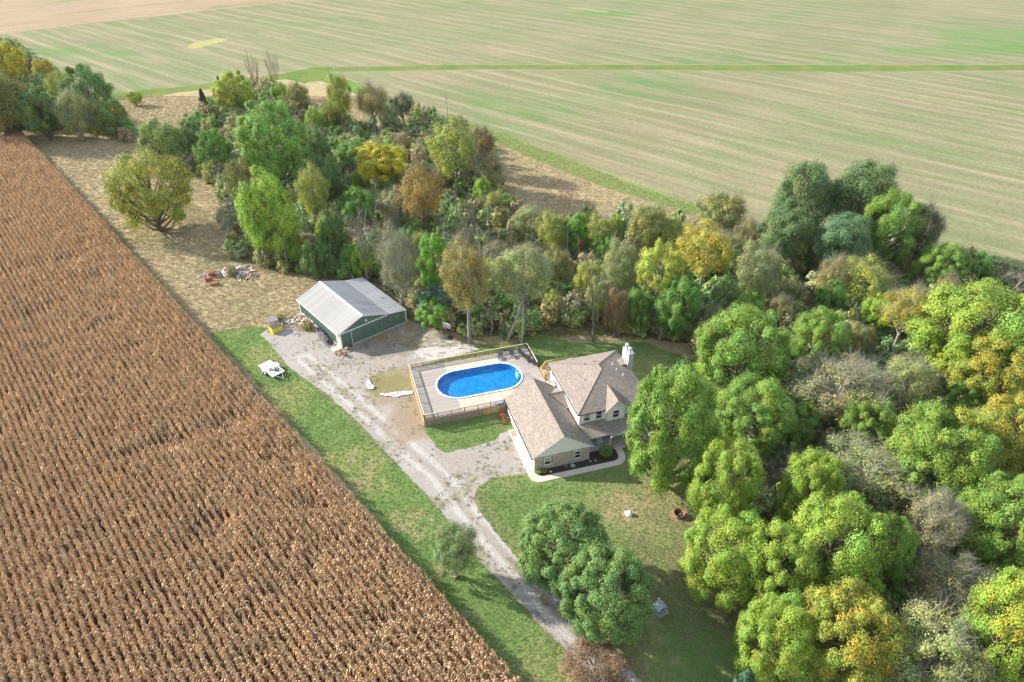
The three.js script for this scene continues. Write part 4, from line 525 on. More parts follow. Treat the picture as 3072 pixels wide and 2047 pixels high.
{ // loungers in the far right corner of the deck
  const fm = mat(0.06, 0.055, 0.055, { roughness: 0.5 }), cm = mat(0.1, 0.1, 0.105), labels = ['black deck lounge chair on the pool deck, leftmost of the corner group', 'black deck lounge chair on the pool deck, second from left of the corner group', 'black deck lounge chair on the pool deck, in the very corner', 'black deck lounge chair on the pool deck, against the right railing', 'black deck lounge chair on the pool deck, nearest the pool ladder'];
  const spots = [[2.3, 23.3, -0.35], [4.15, 23.2, 0.05], [5.6, 23.0, 0.5], [6.0, 21.75, 0.85], [6.25, 20.5, 1.0]]; let first;
  spots.forEach(([u, v, t], k) => {
    const [x, z] = hPos(u, v);
    if (!first) {
      first = thing('lounge_chair', labels[0], 'chair', x, z, HT + t, 'lounge chairs on the pool deck', DH);
      new MB().prism([[-0.3, 0.36, 0.75], [0.3, 0.36, 0.75], [0.3, 0.33, -0.2], [-0.3, 0.33, -0.2]], [[-0.3, 0.39, 0.75], [0.3, 0.39, 0.75], [0.3, 0.36, -0.2], [-0.3, 0.36, -0.2]]).build('seat', cm, first);
      new MB().prism([[-0.3, 0.34, -0.2], [0.3, 0.34, -0.2], [0.3, 1.05, -0.68], [-0.3, 1.05, -0.68]], [[-0.3, 0.37, -0.17], [0.3, 0.37, -0.17], [0.3, 1.08, -0.65], [-0.3, 1.08, -0.65]]).build('backrest', cm, first);
      for (const s of [-1, 1]) { new MB().bar([s * 0.32, 0.36, 0.78], [s * 0.32, 0.34, -0.22], 0.04).build('side_rail', fm, first); new MB().bar([s * 0.32, 0.34, -0.2], [s * 0.32, 1.1, -0.7], 0.035).build('back_rail', fm, first); new MB().bar([s * 0.32, 0, 0.62], [s * 0.32, 0.37, 0.5], 0.04).build('leg', fm, first); new MB().bar([s * 0.32, 0, -0.35], [s * 0.32, 0.58, 0.1], 0.04).build('leg', fm, first); new MB().bar([s * 0.34, 0.58, 0.3], [s * 0.34, 0.6, -0.36], 0.05, 0.03).build('armrest', fm, first); }
    } else copyOf(first, x, z, HT + t, labels[k], DH);
  });
  const [x, z] = hPos(-0.9, 12.9), f = thing('pool_float', 'blue and white folded pool toy on the deck against the front railing', 'pool toy', x, z, HT, undefined, DH); new MB().tube([[-0.8, 0.12, 0.05], [-0.3, 0.14, -0.05], [0.3, 0.12, 0.06], [0.75, 0.13, 0]], [0.1, 0.13, 0.13, 0.09], 8).build('tube', mat(0.2, 0.42, 0.68), f); new MB().tube([[-0.6, 0.11, 0.24], [0, 0.14, 0.2], [0.6, 0.1, 0.24]], [0.07, 0.11, 0.08], 8).build('tube', mat(0.75, 0.76, 0.78), f);
}
{ // small new deck behind the house with furniture
  const d = thing('back_deck', 'small yellow new wood deck with railing behind the house corner', 'deck', HX, HZ, HT), R = rng(91), pick = () => newWood[(R() * 3) | 0];
  for (let v = 14.7; v < 19.6; v += 0.147) new MB().box(10.2, 0.84, -v - 0.07, 6.2, 0.035, 0.138).build('plank', pick(), d);
  for (const [a, b] of [[[7.15, 16.6], [7.15, 18.4]], [[7.15, 18.4], [8.4, 19.65]], [[8.4, 19.65], [11.2, 19.65]], [[11.2, 19.65], [13.3, 19.65]], [[13.3, 19.65], [13.3, 14.8]]]) { new MB().bar([a[0], 1.8, -a[1]], [b[0], 1.8, -b[1]], 0.13, 0.045).build('top_rail', pick(), d); const n = Math.max(3, Math.round(Math.hypot(a[0] - b[0], a[1] - b[1]) / 0.13)); const bl = new MB(); for (let k = 0; k <= n; k++) bl.box(lerp(a[0], b[0], k / n), 1.3, -lerp(a[1], b[1], k / n), 0.035, 0.92, 0.035); const o = bl.build('baluster_row', pick(), d); o.userData.kind = 'stuff'; new MB().box(a[0], 0.9, -a[1], 0.1, 1.78, 0.1).build('railing_post', pick(), d); }
  for (const [u, v] of [[7.3, 15], [13.1, 15], [13.1, 19.4], [8.5, 19.4]]) new MB().box(u, 0.42, -v, 0.14, 0.82, 0.14).build('support_post', pick(), d);
  const grey = mat(0.5, 0.52, 0.56), mk = (u, v, t, label) => { const [x, z] = hPos(u, v), c = thing('patio_chair', label, 'chair', x, z, HT + t, 'patio chairs on the back deck', 0.86); new MB().box(0, 0.43, 0, 0.55, 0.05, 0.5).build('seat', grey, c); new MB().box(0, 0.75, -0.25, 0.55, 0.6, 0.05, 0, -0.2).build('backrest', grey, c); for (const [a, b] of [[-1, -1], [1, -1], [-1, 1], [1, 1]]) new MB().bar([a * 0.25, 0, b * 0.22], [a * 0.24, 0.42, b * 0.21], 0.04).build('leg', metalDark, c); };
  mk(7.75, 17.6, 2.2, 'pale grey patio chair on the small yellow deck beside the pool deck gate'); mk(8.6, 18.9, 2.9, 'pale grey patio chair on the small yellow deck by its angled railing');
  const [x, z] = hPos(12.1, 18.9), g = thing('covered_grill', 'dark covered grill on the back deck seen over the roof edge', 'grill', x, z, HT, undefined, 0.86); new MB().box(0, 0.55, 0, 1.1, 0.85, 0.55).build('cover', mat(0.16, 0.16, 0.2), g); new MB().box(0, 1.05, -0.02, 1.0, 0.16, 0.45).build('lid', mat(0.6, 0.62, 0.66), g); for (const [a, b] of [[-1, -1], [1, -1], [-1, 1], [1, 1]]) new MB().box(a * 0.45, 0.07, b * 0.2, 0.06, 0.14, 0.06).build('leg', metalDark, g);
}

// ---------- things in the yard ----------
const wheel = (r, w, x, y, z, parent, tyreM = metalDark, hubM = steel, axisX = true) => { const g = new THREE.CylinderGeometry(r, r, w, 20); axisX ? g.rotateZ(PI / 2) : g.rotateX(PI / 2); g.translate(x, y, z); const t = part('tyre', g, tyreM, parent), h = new THREE.CylinderGeometry(r * 0.55, r * 0.55, w + 0.02, 14); axisX ? h.rotateZ(PI / 2) : h.rotateX(PI / 2); h.translate(x, y, z); part('rim', h, hubM, t); return t; };
{ // dumpster
  const A = [-39.57,-93.26], B = [-38.28,-94.56], t = yawOf(...A, ...B), L = Math.hypot(B[0] - A[0], B[1] - A[1]), d = thing('dumpster', 'bright yellow dumpster with two ribbed black lids at the edge of the gravel yard', 'dumpster', A[0], A[1], t), y = mat(0.72, 0.62, 0.02, { roughness: 0.5 }), D = 1.15;
  new MB().prism([[0, 0.08, 0], [L, 0.08, 0], [L, 0.08, -D], [0, 0.08, -D]], [[0, 0.98, 0], [L, 0.98, 0], [L, 1.2, -D], [0, 1.2, -D]]).build('bin', y, d);
  for (const k of [0, 1]) { const u0 = 0.03 + k * L / 2, u1 = u0 + L / 2 - 0.06, o = new MB().prism([[u0, 1.0, 0.04], [u1, 1.0, 0.04], [u1, 1.22, -D], [u0, 1.22, -D]], [[u0, 1.04, 0.04], [u1, 1.04, 0.04], [u1, 1.26, -D], [u0, 1.26, -D]]).build('lid', mat(0.045, 0.045, 0.05, { roughness: 0.6 }), d); for (let j = 0; j < 5; j++) new MB().bar([u0 + 0.1 + j * (u1 - u0 - 0.2) / 4, 1.06, 0], [u0 + 0.1 + j * (u1 - u0 - 0.2) / 4, 1.28, -D + 0.05], 0.07, 0.05).build('lid_rib', mat(0.16, 0.16, 0.17), o); }
  for (const u of [-0.06, L + 0.06]) new MB().box(u, 0.62, -0.55, 0.12, 0.14, 0.9).build('lift_pocket', y, d);
  for (const u of [0.12, L - 0.12]) new MB().box(u, 0.04, -0.55, 0.1, 0.08, D).build('skid', mat(0.2, 0.18, 0.03), d);
  new MB().box(L * 0.52, 0.56, 0.012, 0.42, 0.26, 0.02).build('sticker', mat(0.75, 0.7, 0.55), d); new MB().box(L * 0.52, 0.52, 0.026, 0.24, 0.14, 0.01).build('sticker', mat(0.35, 0.12, 0.07), d);
  // open frame bin behind it
  const C = [-40.89,-95.30], F = [-39.84,-95.88], t2 = yawOf(...C, ...F), w = thing('storage_rack', 'weathered wooden rack with grey ribbed metal top behind the yellow dumpster', 'rack', C[0], C[1], t2), gm = mat(0.22, 0.2, 0.24), L2 = 1.75; new MB().prism([[-0.1, 1.0, 0.05], [L2, 1.0, 0.05], [L2, 1.15, -1.0], [-0.1, 1.15, -1.0]], [[-0.1, 1.04, 0.05], [L2, 1.04, 0.05], [L2, 1.19, -1.0], [-0.1, 1.19, -1.0]]).build('top', gm, w); for (let j = 0; j < 7; j++) new MB().bar([j * L2 / 6.5, 1.06, 0.04], [j * L2 / 6.5, 1.21, -0.98], 0.06, 0.04).build('rib', mat(0.4, 0.4, 0.42), w); for (const [a, b] of [[0, 0], [1.65, 0], [0, -0.95], [1.65, -0.95]]) new MB().box(a, 0.52, b, 0.09, 1.04, 0.09).build('leg', mat(0.5, 0.42, 0.32), w);
}
function pile(name, label, cat, cx, cz, spread, n, pals, seed, len = [0.8, 2.2], tall = 0.5) {
  const o = thing(name, label, cat, cx, cz), R = rng(seed);
  for (let k = 0; k < n; k++) { const L = lerp(len[0], len[1], R()), a = R() * 6.28, r = Math.sqrt(R()) * spread, y = 0.06 + R() * tall * (1 - r / spread * 0.7), f = R() * PI, w = 0.09 + R() * 0.17; new MB().box(Math.cos(a) * r, y, Math.sin(a) * r * 0.7, L, 0.04 + R() * 0.05, w, f, 0, (R() - 0.5) * 0.3).build('plank', pals[(R() * pals.length) | 0], o); }
  return o;
}
const paleWood = [[0.62, 0.54, 0.43], [0.5, 0.42, 0.33], [0.36, 0.28, 0.2], [0.56, 0.47, 0.37]].map((c) => mat(...c)), oldWood = [[0.3, 0.25, 0.21], [0.22, 0.18, 0.15], [0.4, 0.35, 0.3], [0.16, 0.12, 0.1]].map((c) => mat(...c)), rustWood = [[0.34, 0.11, 0.05], [0.26, 0.09, 0.055], [0.4, 0.16, 0.07], [0.2, 0.08, 0.055]].map((c) => mat(...c));
pile('lumber_pile', 'heap of pale broken boards against the barn left wall', 'lumber pile', -36.11,-98.31, 1.5, 34, paleWood, 101, [0.4, 1.1], 0.7);
pile('lumber_pile', 'heap of pale and rusty boards by the barn wall above the dry weeds', 'lumber pile', -34.62,-96.99, 1.3, 26, [...paleWood, oldWood[1], rustWood[1]], 102, [0.4, 1.3], 0.6);
pile('lumber_pile', 'loose long timbers on the gravel right of the dumpster', 'lumber pile', -37.26,-96.86, 1.6, 14, [...paleWood, oldWood[0]], 103, [1.0, 2.0], 0.35);
pile('pallet_stack', 'stack of old grey pallets right behind the yellow dumpster', 'pallets', -38.71,-96.86, 0.9, 22, [...oldWood, mat(0.55, 0.5, 0.46)], 104, [0.9, 1.3], 0.6);
{ const A = [-38.69,-97.98], B = [-37.49,-98.72], g = thing('metal_gate', 'dark iron barred gate panel standing on the meadow edge beside the lumber', 'gate', A[0], A[1], yawOf(...A, ...B)); for (let k = 0; k <= 10; k++) new MB().box(k * 0.17, 0.6, 0, 0.03, 1.2, 0.03).build('bar', metalDark, g); for (const y of [0.12, 0.65, 1.18]) new MB().box(0.85, y, 0, 1.75, 0.035, 0.032).build('rail', metalDark, g); }
{ // tarp covered heap along the barn wall
  const A = [-32.24,-94.54], B = [-29.60,-90.60], t = yawOf(...A, ...B), o = thing('tarp_heap', 'crumpled dark grey tarp heaped along the barn left wall', 'tarp', (A[0] + B[0]) / 2, (A[1] + B[1]) / 2, t), L = Math.hypot(A[0] - B[0], A[1] - B[1]) * 0.62, mb = new MB(), nx = 46, nz = 26, id = [];
  for (let i = 0; i <= nx; i++) { id.push([]); for (let j = 0; j <= nz; j++) { const x = (i / nx * 2 - 1) * L, z = (j / nz * 2 - 1) * 0.85, e = clamp(1.15 - Math.hypot(x / L, z / 0.85) * 1.15), b = e > 0 ? Math.sqrt(e) : 0, f = con(S(N2, x * 40 + 20, z * 40), 3), k = con(S(N3, x * 22, z * 30 + 60), 2); id[i].push(mb.v(x + (f - 0.5) * 0.12, b * (0.5 + 0.3 * S(N1, x * 30, z * 30)) + (f - 0.5) * 0.22 * b + (k - 0.5) * 0.14 * b + 0.01, z)); } }
  for (let i = 0; i < nx; i++) for (let j = 0; j < nz; j++) mb.i.push(id[i][j], id[i][j + 1], id[i + 1][j + 1], id[i][j], id[i + 1][j + 1], id[i + 1][j]);
  mb.build('tarp', mat(0.065, 0.065, 0.072, { roughness: 0.8, side: THREE.DoubleSide }), o); const R = rng(6); for (let k = 0; k < 6; k++) { const g = new THREE.TorusGeometry(0.26, 0.09, 6, 14); g.rotateX(PI / 2 + (R() - 0.5) * 0.7); g.translate((R() - 0.5) * L * 1.5, 0.55 + R() * 0.2, (R() - 0.5) * 0.7); part('weight_tyre', g, metalDark, o); }
}
{ // tiller
  const o = thing('garden_tiller', 'rusty red and yellow tilling implement lying on the gravel before the barn door', 'tiller', -26.87,-87.67, -0.75), red = mat(0.2, 0.05, 0.035), yel = mat(0.4, 0.25, 0.07);
  new MB().bar([-0.8, 0.35, 0], [0.9, 0.35, 0], 0.16, 0.18).build('main_beam', red, o); new MB().box(0.75, 0.4, 0.05, 0.5, 0.3, 0.35).build('gear_box', red, o); new MB().bar([-0.7, 0.3, -0.7], [-0.7, 0.3, 0.75], 0.12).build('cross_beam', yel, o); new MB().bar([-0.7, 0.3, -0.3], [-0.15, 1.0, 0], 0.08).build('hitch_arm', yel, o); new MB().bar([-0.7, 0.3, 0.3], [-0.15, 1.0, 0], 0.08).build('hitch_arm', yel, o); for (let k = 0; k < 6; k++) new MB().tube([[-0.5 + k * 0.25, 0.34, 0.12], [-0.45 + k * 0.25, 0.15, 0.28], [-0.55 + k * 0.25, 0.02, 0.22]], 0.03, 5).build('tine', metalDark, o); wheel(0.22, 0.1, -0.72, 0.22, 0.85, o, metalDark, yel, false);
  const p = thing('implement_frame', 'orange tubular implement frame with black tyre at the barn door corner', 'implement', -26.15,-88.82, 0.35), og = mat(0.32, 0.16, 0.08); new MB().tube([[-0.7, 0.4, 0.2], [0.6, 0.45, 0.1], [0.8, 0.3, -0.4]], 0.06, 6).build('frame_tube', og, p); new MB().tube([[-0.5, 0.15, -0.3], [0.1, 0.6, 0], [0.7, 0.2, 0.4]], 0.05, 6).build('frame_tube', og, p); new MB().box(-0.3, 0.45, -0.1, 0.5, 0.25, 0.3, 0.3).build('engine_cover', mat(0.55, 0.56, 0.58), p); wheel(0.3, 0.16, 0.35, 0.3, -0.55, p, metalDark, og, false);
}
{ // basketball hoop
  const o = thing('basketball_hoop', 'portable basketball hoop with white framed clear backboard on the pale pad', 'basketball hoop', -10.32,-92.00, -0.5), wm = mat(0.8, 0.8, 0.8), om = mat(0.6, 0.16, 0.08);
  new MB().prism([[-0.5, 0, 0.15], [0.5, 0, 0.15], [0.35, 0, -0.9], [-0.35, 0, -0.9]], [[-0.4, 0.22, 0.05], [0.4, 0.22, 0.05], [0.3, 0.2, -0.8], [-0.3, 0.2, -0.8]]).build('base', metalDark, o); new MB().bar([0, 0.2, -0.15], [0, 3.3, -0.05], 0.1).build('pole', metalDark, o); new MB().bar([0, 2.7, -0.06], [0, 3.05, 0.45], 0.07).build('arm', metalDark, o);
  const b = new MB(); b.box(0, 3.35, 0.5, 1.37, 0.05, 0.05); b.box(0, 2.55, 0.5, 1.37, 0.05, 0.05); b.box(-0.66, 2.95, 0.5, 0.05, 0.75, 0.05); b.box(0.66, 2.95, 0.5, 0.05, 0.75, 0.05); const bb = b.build('backboard_frame', wm, o); new MB().box(0, 2.95, 0.5, 1.27, 0.75, 0.015).build('backboard_pane', new THREE.MeshPhysicalMaterial({ color: new THREE.Color().setRGB(0.7, 0.75, 0.78), roughness: 0.1, transmission: 0.75, thickness: 0 }), bb); const q = new MB(); q.box(0, 3.12, 0.52, 0.6, 0.04, 0.02); q.box(0, 2.72, 0.52, 0.6, 0.04, 0.02); q.box(-0.28, 2.92, 0.52, 0.04, 0.36, 0.02); q.box(0.28, 2.92, 0.52, 0.04, 0.36, 0.02); q.build('target_square', wm, bb);
  const g = new THREE.TorusGeometry(0.23, 0.022, 6, 20); g.rotateX(PI / 2); g.translate(0, 2.68, 0.82); part('rim', g, om, o); const n = new MB(); for (let k = 0; k < 12; k++) { const f = k / 12 * 2 * PI, h = f + 0.35; n.tube([[Math.cos(f) * 0.22, 2.67, 0.82 + Math.sin(f) * 0.22], [Math.cos(h) * 0.12, 2.25, 0.82 + Math.sin(h) * 0.12]], 0.014, 3); } n.build('net', mat(0.6, 0.25, 0.2), o);
}
// white plastic left lying on the dirt
function cloth(label, flat, seed, h = 0.12) { const pts = pairs(flat), xs = pts.map((q) => q[0]), zs = pts.map((q) => q[1]), x0 = Math.min(...xs), x1 = Math.max(...xs), z0 = Math.min(...zs), z1 = Math.max(...zs), G = 0.07, mb = new MB(), id = new Map(), nx = Math.ceil((x1 - x0) / G), nz = Math.ceil((z1 - z0) / G), cx = (x0 + x1) / 2, cz = (z0 + z1) / 2;
  const put = (i, j) => { const k = i * 2000 + j; if (!id.has(k)) { const x = x0 + i * G, z = z0 + j * G, f = con(S(N2, x * 55 + seed * 50, z * 55), 2.4), g = con(S(N3, x * 18 + seed * 9, z * 18), 2); id.set(k, mb.v(x - cx + (f - 0.5) * 0.1, 0.02 + f * h * 0.7 + g * h * 0.5, z - cz + (g - 0.5) * 0.1)); } return id.get(k); };
  for (let i = 0; i < nx; i++) for (let j = 0; j < nz; j++) if (inside(pts, x0 + (i + 0.5) * G, z0 + (j + 0.5) * G)) { const a = put(i, j), b = put(i, j + 1), c = put(i + 1, j + 1), d = put(i + 1, j); mb.i.push(a, b, c, a, c, d); }
  const o = mb.build('plastic_sheet', mat(0.46, 0.44, 0.41, { roughness: 0.7, side: THREE.DoubleSide }), scene); o.position.set(cx, 0.012, cz); tag(o, label, 'plastic sheet'); }
cloth('crumpled white plastic sheet lying on the dirt beside the drive', [-22.07,-80.86, -21.63,-81.12, -21.03,-79.96, -20.37,-79.33, -20.66,-78.70, -21.46,-78.95, -22.01,-80.09], 1, 0.2);
cloth('long white plastic strip lying on the dirt towards the deck side', [-19.60,-77.96, -18.63,-77.76, -17.58,-78.08, -16.68,-78.33, -14.65,-78.46, -14.56,-77.72, -16.23,-77.35, -16.80,-76.94, -18.40,-77.28, -19.36,-77.42], 2, 0.13);
{ // boards on the gravel
  const b = (label, a, z, c, d, w, m) => { const o = new MB().box(0, 0, 0, Math.hypot(c - a, d - z), 0.05, w).build('board', m, scene); o.position.set((a + c) / 2, 0.05, (z + d) / 2); o.rotation.y = yawOf(a, z, c, d); tag(o, label, 'board'); };
  b('short grey board lying on the open gravel', -25.79,-82.61, -25.15,-83.09, 0.16, oldWood[0]); b('thin dark pole lying on the gravel right of the tiller', -24.94,-86.76, -24.45,-86.36, 0.1, oldWood[3]);
}
{ // flatbed trailer, local x runs along the bed towards the tongue
  const A = [-38.42,-84.68], B = [-35.40,-81.89], t = yawOf(...A, ...B), L = Math.hypot(B[0] - A[0], B[1] - A[1]), o = thing('utility_trailer', 'white decked flatbed trailer with tongue parked on the grass by the corn', 'trailer', (A[0] + B[0]) / 2, (A[1] + B[1]) / 2, t), W = 1.95, wm = [mat(0.52, 0.48, 0.43), mat(0.48, 0.44, 0.39), mat(0.56, 0.52, 0.46)], fr = mat(0.3, 0.3, 0.32, { roughness: 0.5 }), R = rng(33);
  for (let k = 0; k < 10; k++) new MB().box(0, 0.6, -W / 2 + (k + 0.5) * W / 10, L, 0.04, W / 10 - 0.008).build('bed_board', wm[(R() * 3) | 0], o);
  for (const s of [-1, 1]) { new MB().box(0, 0.54, s * (W / 2 + 0.03), L + 0.06, 0.14, 0.06).build('side_rail', mat(0.68, 0.68, 0.68), o); new MB().prism([[-0.95, 0.62, s * 1.0], [0.55, 0.62, s * 1.0], [0.55, 0.62, s * 1.28], [-0.95, 0.62, s * 1.28]], [[-0.7, 0.78, s * 1.0], [0.3, 0.78, s * 1.0], [0.3, 0.78, s * 1.28], [-0.7, 0.78, s * 1.28]]).build('fender', mat(0.62, 0.62, 0.64), o); wheel(0.32, 0.2, -0.55, 0.32, s * 1.14, o, metalDark, mat(0.7, 0.7, 0.7), false); wheel(0.32, 0.2, 0.14, 0.32, s * 1.14, o, metalDark, mat(0.7, 0.7, 0.7), false); }
  new MB().box(L / 2 + 0.03, 0.54, 0, 0.06, 0.14, W).build('end_rail', mat(0.66, 0.66, 0.66), o); new MB().box(-L / 2 - 0.03, 0.54, 0, 0.06, 0.14, W).build('end_rail', mat(0.4, 0.25, 0.15), o);
  for (const s of [-1, 1]) new MB().bar([L / 2, 0.48, s * 0.6], [L / 2 + 1.25, 0.46, s * 0.04], 0.08).build('tongue_bar', fr, o); new MB().bar([L / 2 + 1.1, 0.05, 0], [L / 2 + 1.1, 0.75, 0], 0.07).build('jack', steel, o); new MB().box(L / 2 + 1.35, 0.5, 0, 0.25, 0.1, 0.1).build('coupler', steel, o);
  const c = thing('machine_parts', 'dark engine parts and hose coils sitting on the trailer bed', 'machine parts', (A[0] + B[0]) / 2 + Math.cos(t) * 0.75, (A[1] + B[1]) / 2 - Math.sin(t) * 0.75, t, undefined, 0.625);
  new MB().box(0.05, 0.2, 0.0, 0.42, 0.38, 0.36, 0.3).build('engine_block', mat(0.4, 0.4, 0.42, { metalness: 0.3 }), c); for (const [x, z, r] of [[-0.35, 0.25, 0.26], [0.35, -0.4, 0.3], [-0.2, -0.35, 0.22]]) { const g = new THREE.TorusGeometry(r, 0.06, 6, 18); g.rotateX(PI / 2 + 0.2); g.translate(x, 0.12, z); part('hose_coil', g, metalDark, c); }
}
{ // scrap heap in the meadow
  const base = [-53.69,-112.36];
  const o = thing('orange_crate', 'orange red wooden crate with barred top in the scrap heap, the left lower one', 'crate', -56.68,-110.98, 0.35), cr = (o, w, h, d, m) => { for (const [a, b] of [[-1, -1], [1, -1], [-1, 1], [1, 1]]) new MB().box(a * w / 2, h / 2, b * d / 2, 0.08, h, 0.08).build('corner_post', m[1], o); for (let k = 0; k < 4; k++) for (const s of [-1, 1]) { new MB().box(0, 0.12 + k * h / 4, s * d / 2, w, h / 6, 0.03).build('slat', m[k % m.length], o); new MB().box(s * w / 2, 0.12 + k * h / 4, 0, 0.03, h / 6, d).build('slat', m[(k + 1) % m.length], o); } for (let k = 0; k < 6; k++) new MB().box(0, h + 0.02, -d / 2 + (k + 0.5) * d / 6, w, 0.03, d / 10).build('top_bar', m[2], o); };
  cr(o, 0.95, 0.75, 0.85, rustWood);
  cr(thing('red_crate', 'dark red open slatted crate in the scrap heap behind the orange one', 'crate', -56.61,-112.90, 0.35), 1.0, 0.95, 0.95, [rustWood[1], rustWood[3], rustWood[0]]);
  cr(thing('orange_crate', 'broken orange slatted crate at the near end of the scrap heap', 'crate', -55.02,-109.51, 0.2), 1.2, 0.55, 0.8, rustWood);
  pile('scrap_boards', 'white and grey broken boards left of the orange crates', 'boards', -58.27,-112.90, 1.4, 20, [mat(0.7, 0.69, 0.68), oldWood[2], mat(0.25, 0.2, 0.24)], 201, [0.6, 1.6], 0.4);
  pile('scrap_boards', 'dark tangled boards and roof timbers at the right of the scrap heap', 'boards', -52.52,-114.65, 2.7, 62, [...oldWood, mat(0.55, 0.48, 0.42), mat(0.62, 0.6, 0.58)], 202, [0.8, 2.4], 0.7);
  pile('scrap_boards', 'rusty brown boards at the far right foot of the scrap heap', 'boards', -50.09,-112.47, 1.8, 38, [...oldWood, paleWood[0], rustWood[3]], 203, [0.5, 1.6], 0.5);
  pile('scrap_boards', 'low purple brown boards in the middle of the scrap heap', 'boards', -55.32,-113.99, 1.9, 34, [oldWood[1], mat(0.2, 0.14, 0.15), mat(0.6, 0.6, 0.56)], 204, [0.6, 1.5], 0.25);
}
{ // lawn things on the right
  const a = thing('septic_dome', 'pale bluish white dome cap in a ring of bare soil on the right lawn', 'dome', 14.05,-55.08), dm = mat(0.66, 0.7, 0.78, { roughness: 0.5 }); new MB().lathe([[0.42, 0], [0.42, 0.12], [0.36, 0.32], [0.22, 0.46], [0, 0.52]], 0, 0.02, 0, 20).build('dome', dm, a); new MB().box(-0.4, 0.22, -0.1, 0.3, 0.14, 0.3).build('hasp_box', dm, a);
  const [bx, bz] = [14.04,-54.98]; sheet('bare_soil', [0, 1, 2, 3, 4, 5, 6, 7, 8, 9].flatMap((k) => [bx + Math.cos(k / 10 * 2 * PI) * 0.95, bz + Math.sin(k / 10 * 2 * PI) * 0.9]), 0.012, { step: 0.2, rough: 0.16, m: mat(0.36, 0.25, 0.14) });
  const f = thing('fire_ring', 'rusty round steel fire ring on bare ground at the lawn edge', 'fire ring', 19.99,-54.92), rm = mat(0.3, 0.12, 0.06, { side: THREE.DoubleSide, roughness: 0.9 }); new MB().lathe([[0.62, 0], [0.66, 0.5], [0.66, 0.52], [0.62, 0.5], [0.58, 0.02]], 0, 0.02, 0, 26).build('ring', rm, f); new MB().lathe([[0.58, 0.09], [0, 0.12]], 0, 0.02, 0, 26).build('ash', mat(0.05, 0.045, 0.045), f); new MB().bar([-0.3, 0.14, 0.2], [0.25, 0.16, -0.25], 0.08).build('charred_log', mat(0.45, 0.42, 0.4), f);
  const [fx, fz] = [19.99,-54.92]; sheet('bare_soil', [0, 1, 2, 3, 4, 5, 6, 7, 8, 9].flatMap((k) => [fx + Math.cos(k / 10 * 2 * PI) * 1.3, fz + Math.sin(k / 10 * 2 * PI) * 1.2]), 0.012, { step: 0.2, rough: 0.25, m: mat(0.3, 0.22, 0.13) });
  // old stone barbecue with tin roof under the trees
  const s = thing('outdoor_fireplace', 'grey outdoor fireplace with peaked tin hood and stub chimney under the trees', 'fireplace', 15.43,-42.23, 0.5), _s = s.scale.setScalar(0.72), sm = mat(0.3, 0.29, 0.28), tin = mat(0.36, 0.4, 0.46, { roughness: 0.5 }); new MB().box(0, 0.12, 0.15, 1.9, 0.24, 1.7).build('stone_base', sm, s); for (const x of [-0.6, 0.6]) new MB().box(x, 0.6, -0.1, 0.25, 0.8, 1.1).build('side_wall', sm, s); new MB().box(0, 0.6, -0.6, 1.0, 0.8, 0.2).build('back_wall', sm, s);
  new MB().prism([[-0.85, 0.98, 0.6], [0, 1.5, 0.6], [0, 1.5, -0.8], [-0.85, 0.98, -0.8]], [[-0.85, 1.03, 0.6], [0, 1.55, 0.6], [0, 1.55, -0.8], [-0.85, 1.03, -0.8]]).build('hood', tin, s); new MB().prism([[0, 1.5, 0.6], [0.85, 0.98, 0.6], [0.85, 0.98, -0.8], [0, 1.5, -0.8]], [[0, 1.55, 0.6], [0.85, 1.03, 0.6], [0.85, 1.03, -0.8], [0, 1.55, -0.8]]).build('hood', tin, s); new MB().lathe([[0.1, 1.3], [0.1, 2.1], [0.16, 2.12], [0.16, 2.22], [0, 2.25]], 0, 0, -0.6, 10).build('chimney_pipe', mat(0.6, 0.62, 0.64), s);
}

// ---------- trees ----------
const leafTones = { mapleLime: [0.31, 0.43, 0.052], mapleGreen: [0.235, 0.375, 0.055], mapleGold: [0.322, 0.372, 0.052], pear: [0.19, 0.315, 0.08], birch: [0.250, 0.354, 0.107], redleaf: [0.31, 0.215, 0.125], tan: [0.37, 0.36, 0.15], sage: [0.36, 0.42, 0.14], greySage: [0.34, 0.36, 0.19], oakDark: [0.165, 0.245, 0.08], oakBlue: [0.16, 0.28, 0.11], oakMid: [0.21, 0.33, 0.085], oakThin: [0.154, 0.186, 0.071], yellowGreen: [0.42, 0.48, 0.07], yellow: [0.550, 0.503, 0.053], olive: [0.36, 0.38, 0.105], oliveGold: [0.422, 0.372, 0.092], midGreen: [0.19, 0.36, 0.06], darkGreen: [0.17, 0.28, 0.07], brightGreen: [0.22, 0.43, 0.055], brightGreen2: [0.27, 0.44, 0.085], limeGreen: [0.33, 0.48, 0.055], goldYellow: [0.550, 0.503, 0.036], goldTan: [0.538, 0.391, 0.090], rust: [0.38, 0.28, 0.115], locust: [0.4, 0.45, 0.07], willow: [0.288, 0.372, 0.098], cedarBlue: [0.067, 0.149, 0.071], cedarDark: [0.048, 0.102, 0.039], pineBlue: [0.172, 0.278, 0.169] };
const barkTones = { barkGrey: [0.24, 0.22, 0.2], barkPale: [0.29, 0.26, 0.225], barkRed: [0.24, 0.15, 0.125], barkBrown: [0.23, 0.175, 0.125], def: [0.14, 0.115, 0.09] };
const leafMat = {}, barkMat = {};
for (const k in leafTones) leafMat[k] = new THREE.MeshPhysicalMaterial({ color: new THREE.Color().setRGB(...leafTones[k]), vertexColors: true, roughness: 0.75, specularIntensity: 0.5, side: THREE.DoubleSide, transmission: 0.42, thickness: 0 });
for (const k in barkTones) barkMat[k] = mat(...barkTones[k], { roughness: 0.95 });
const V3 = THREE.Vector3;
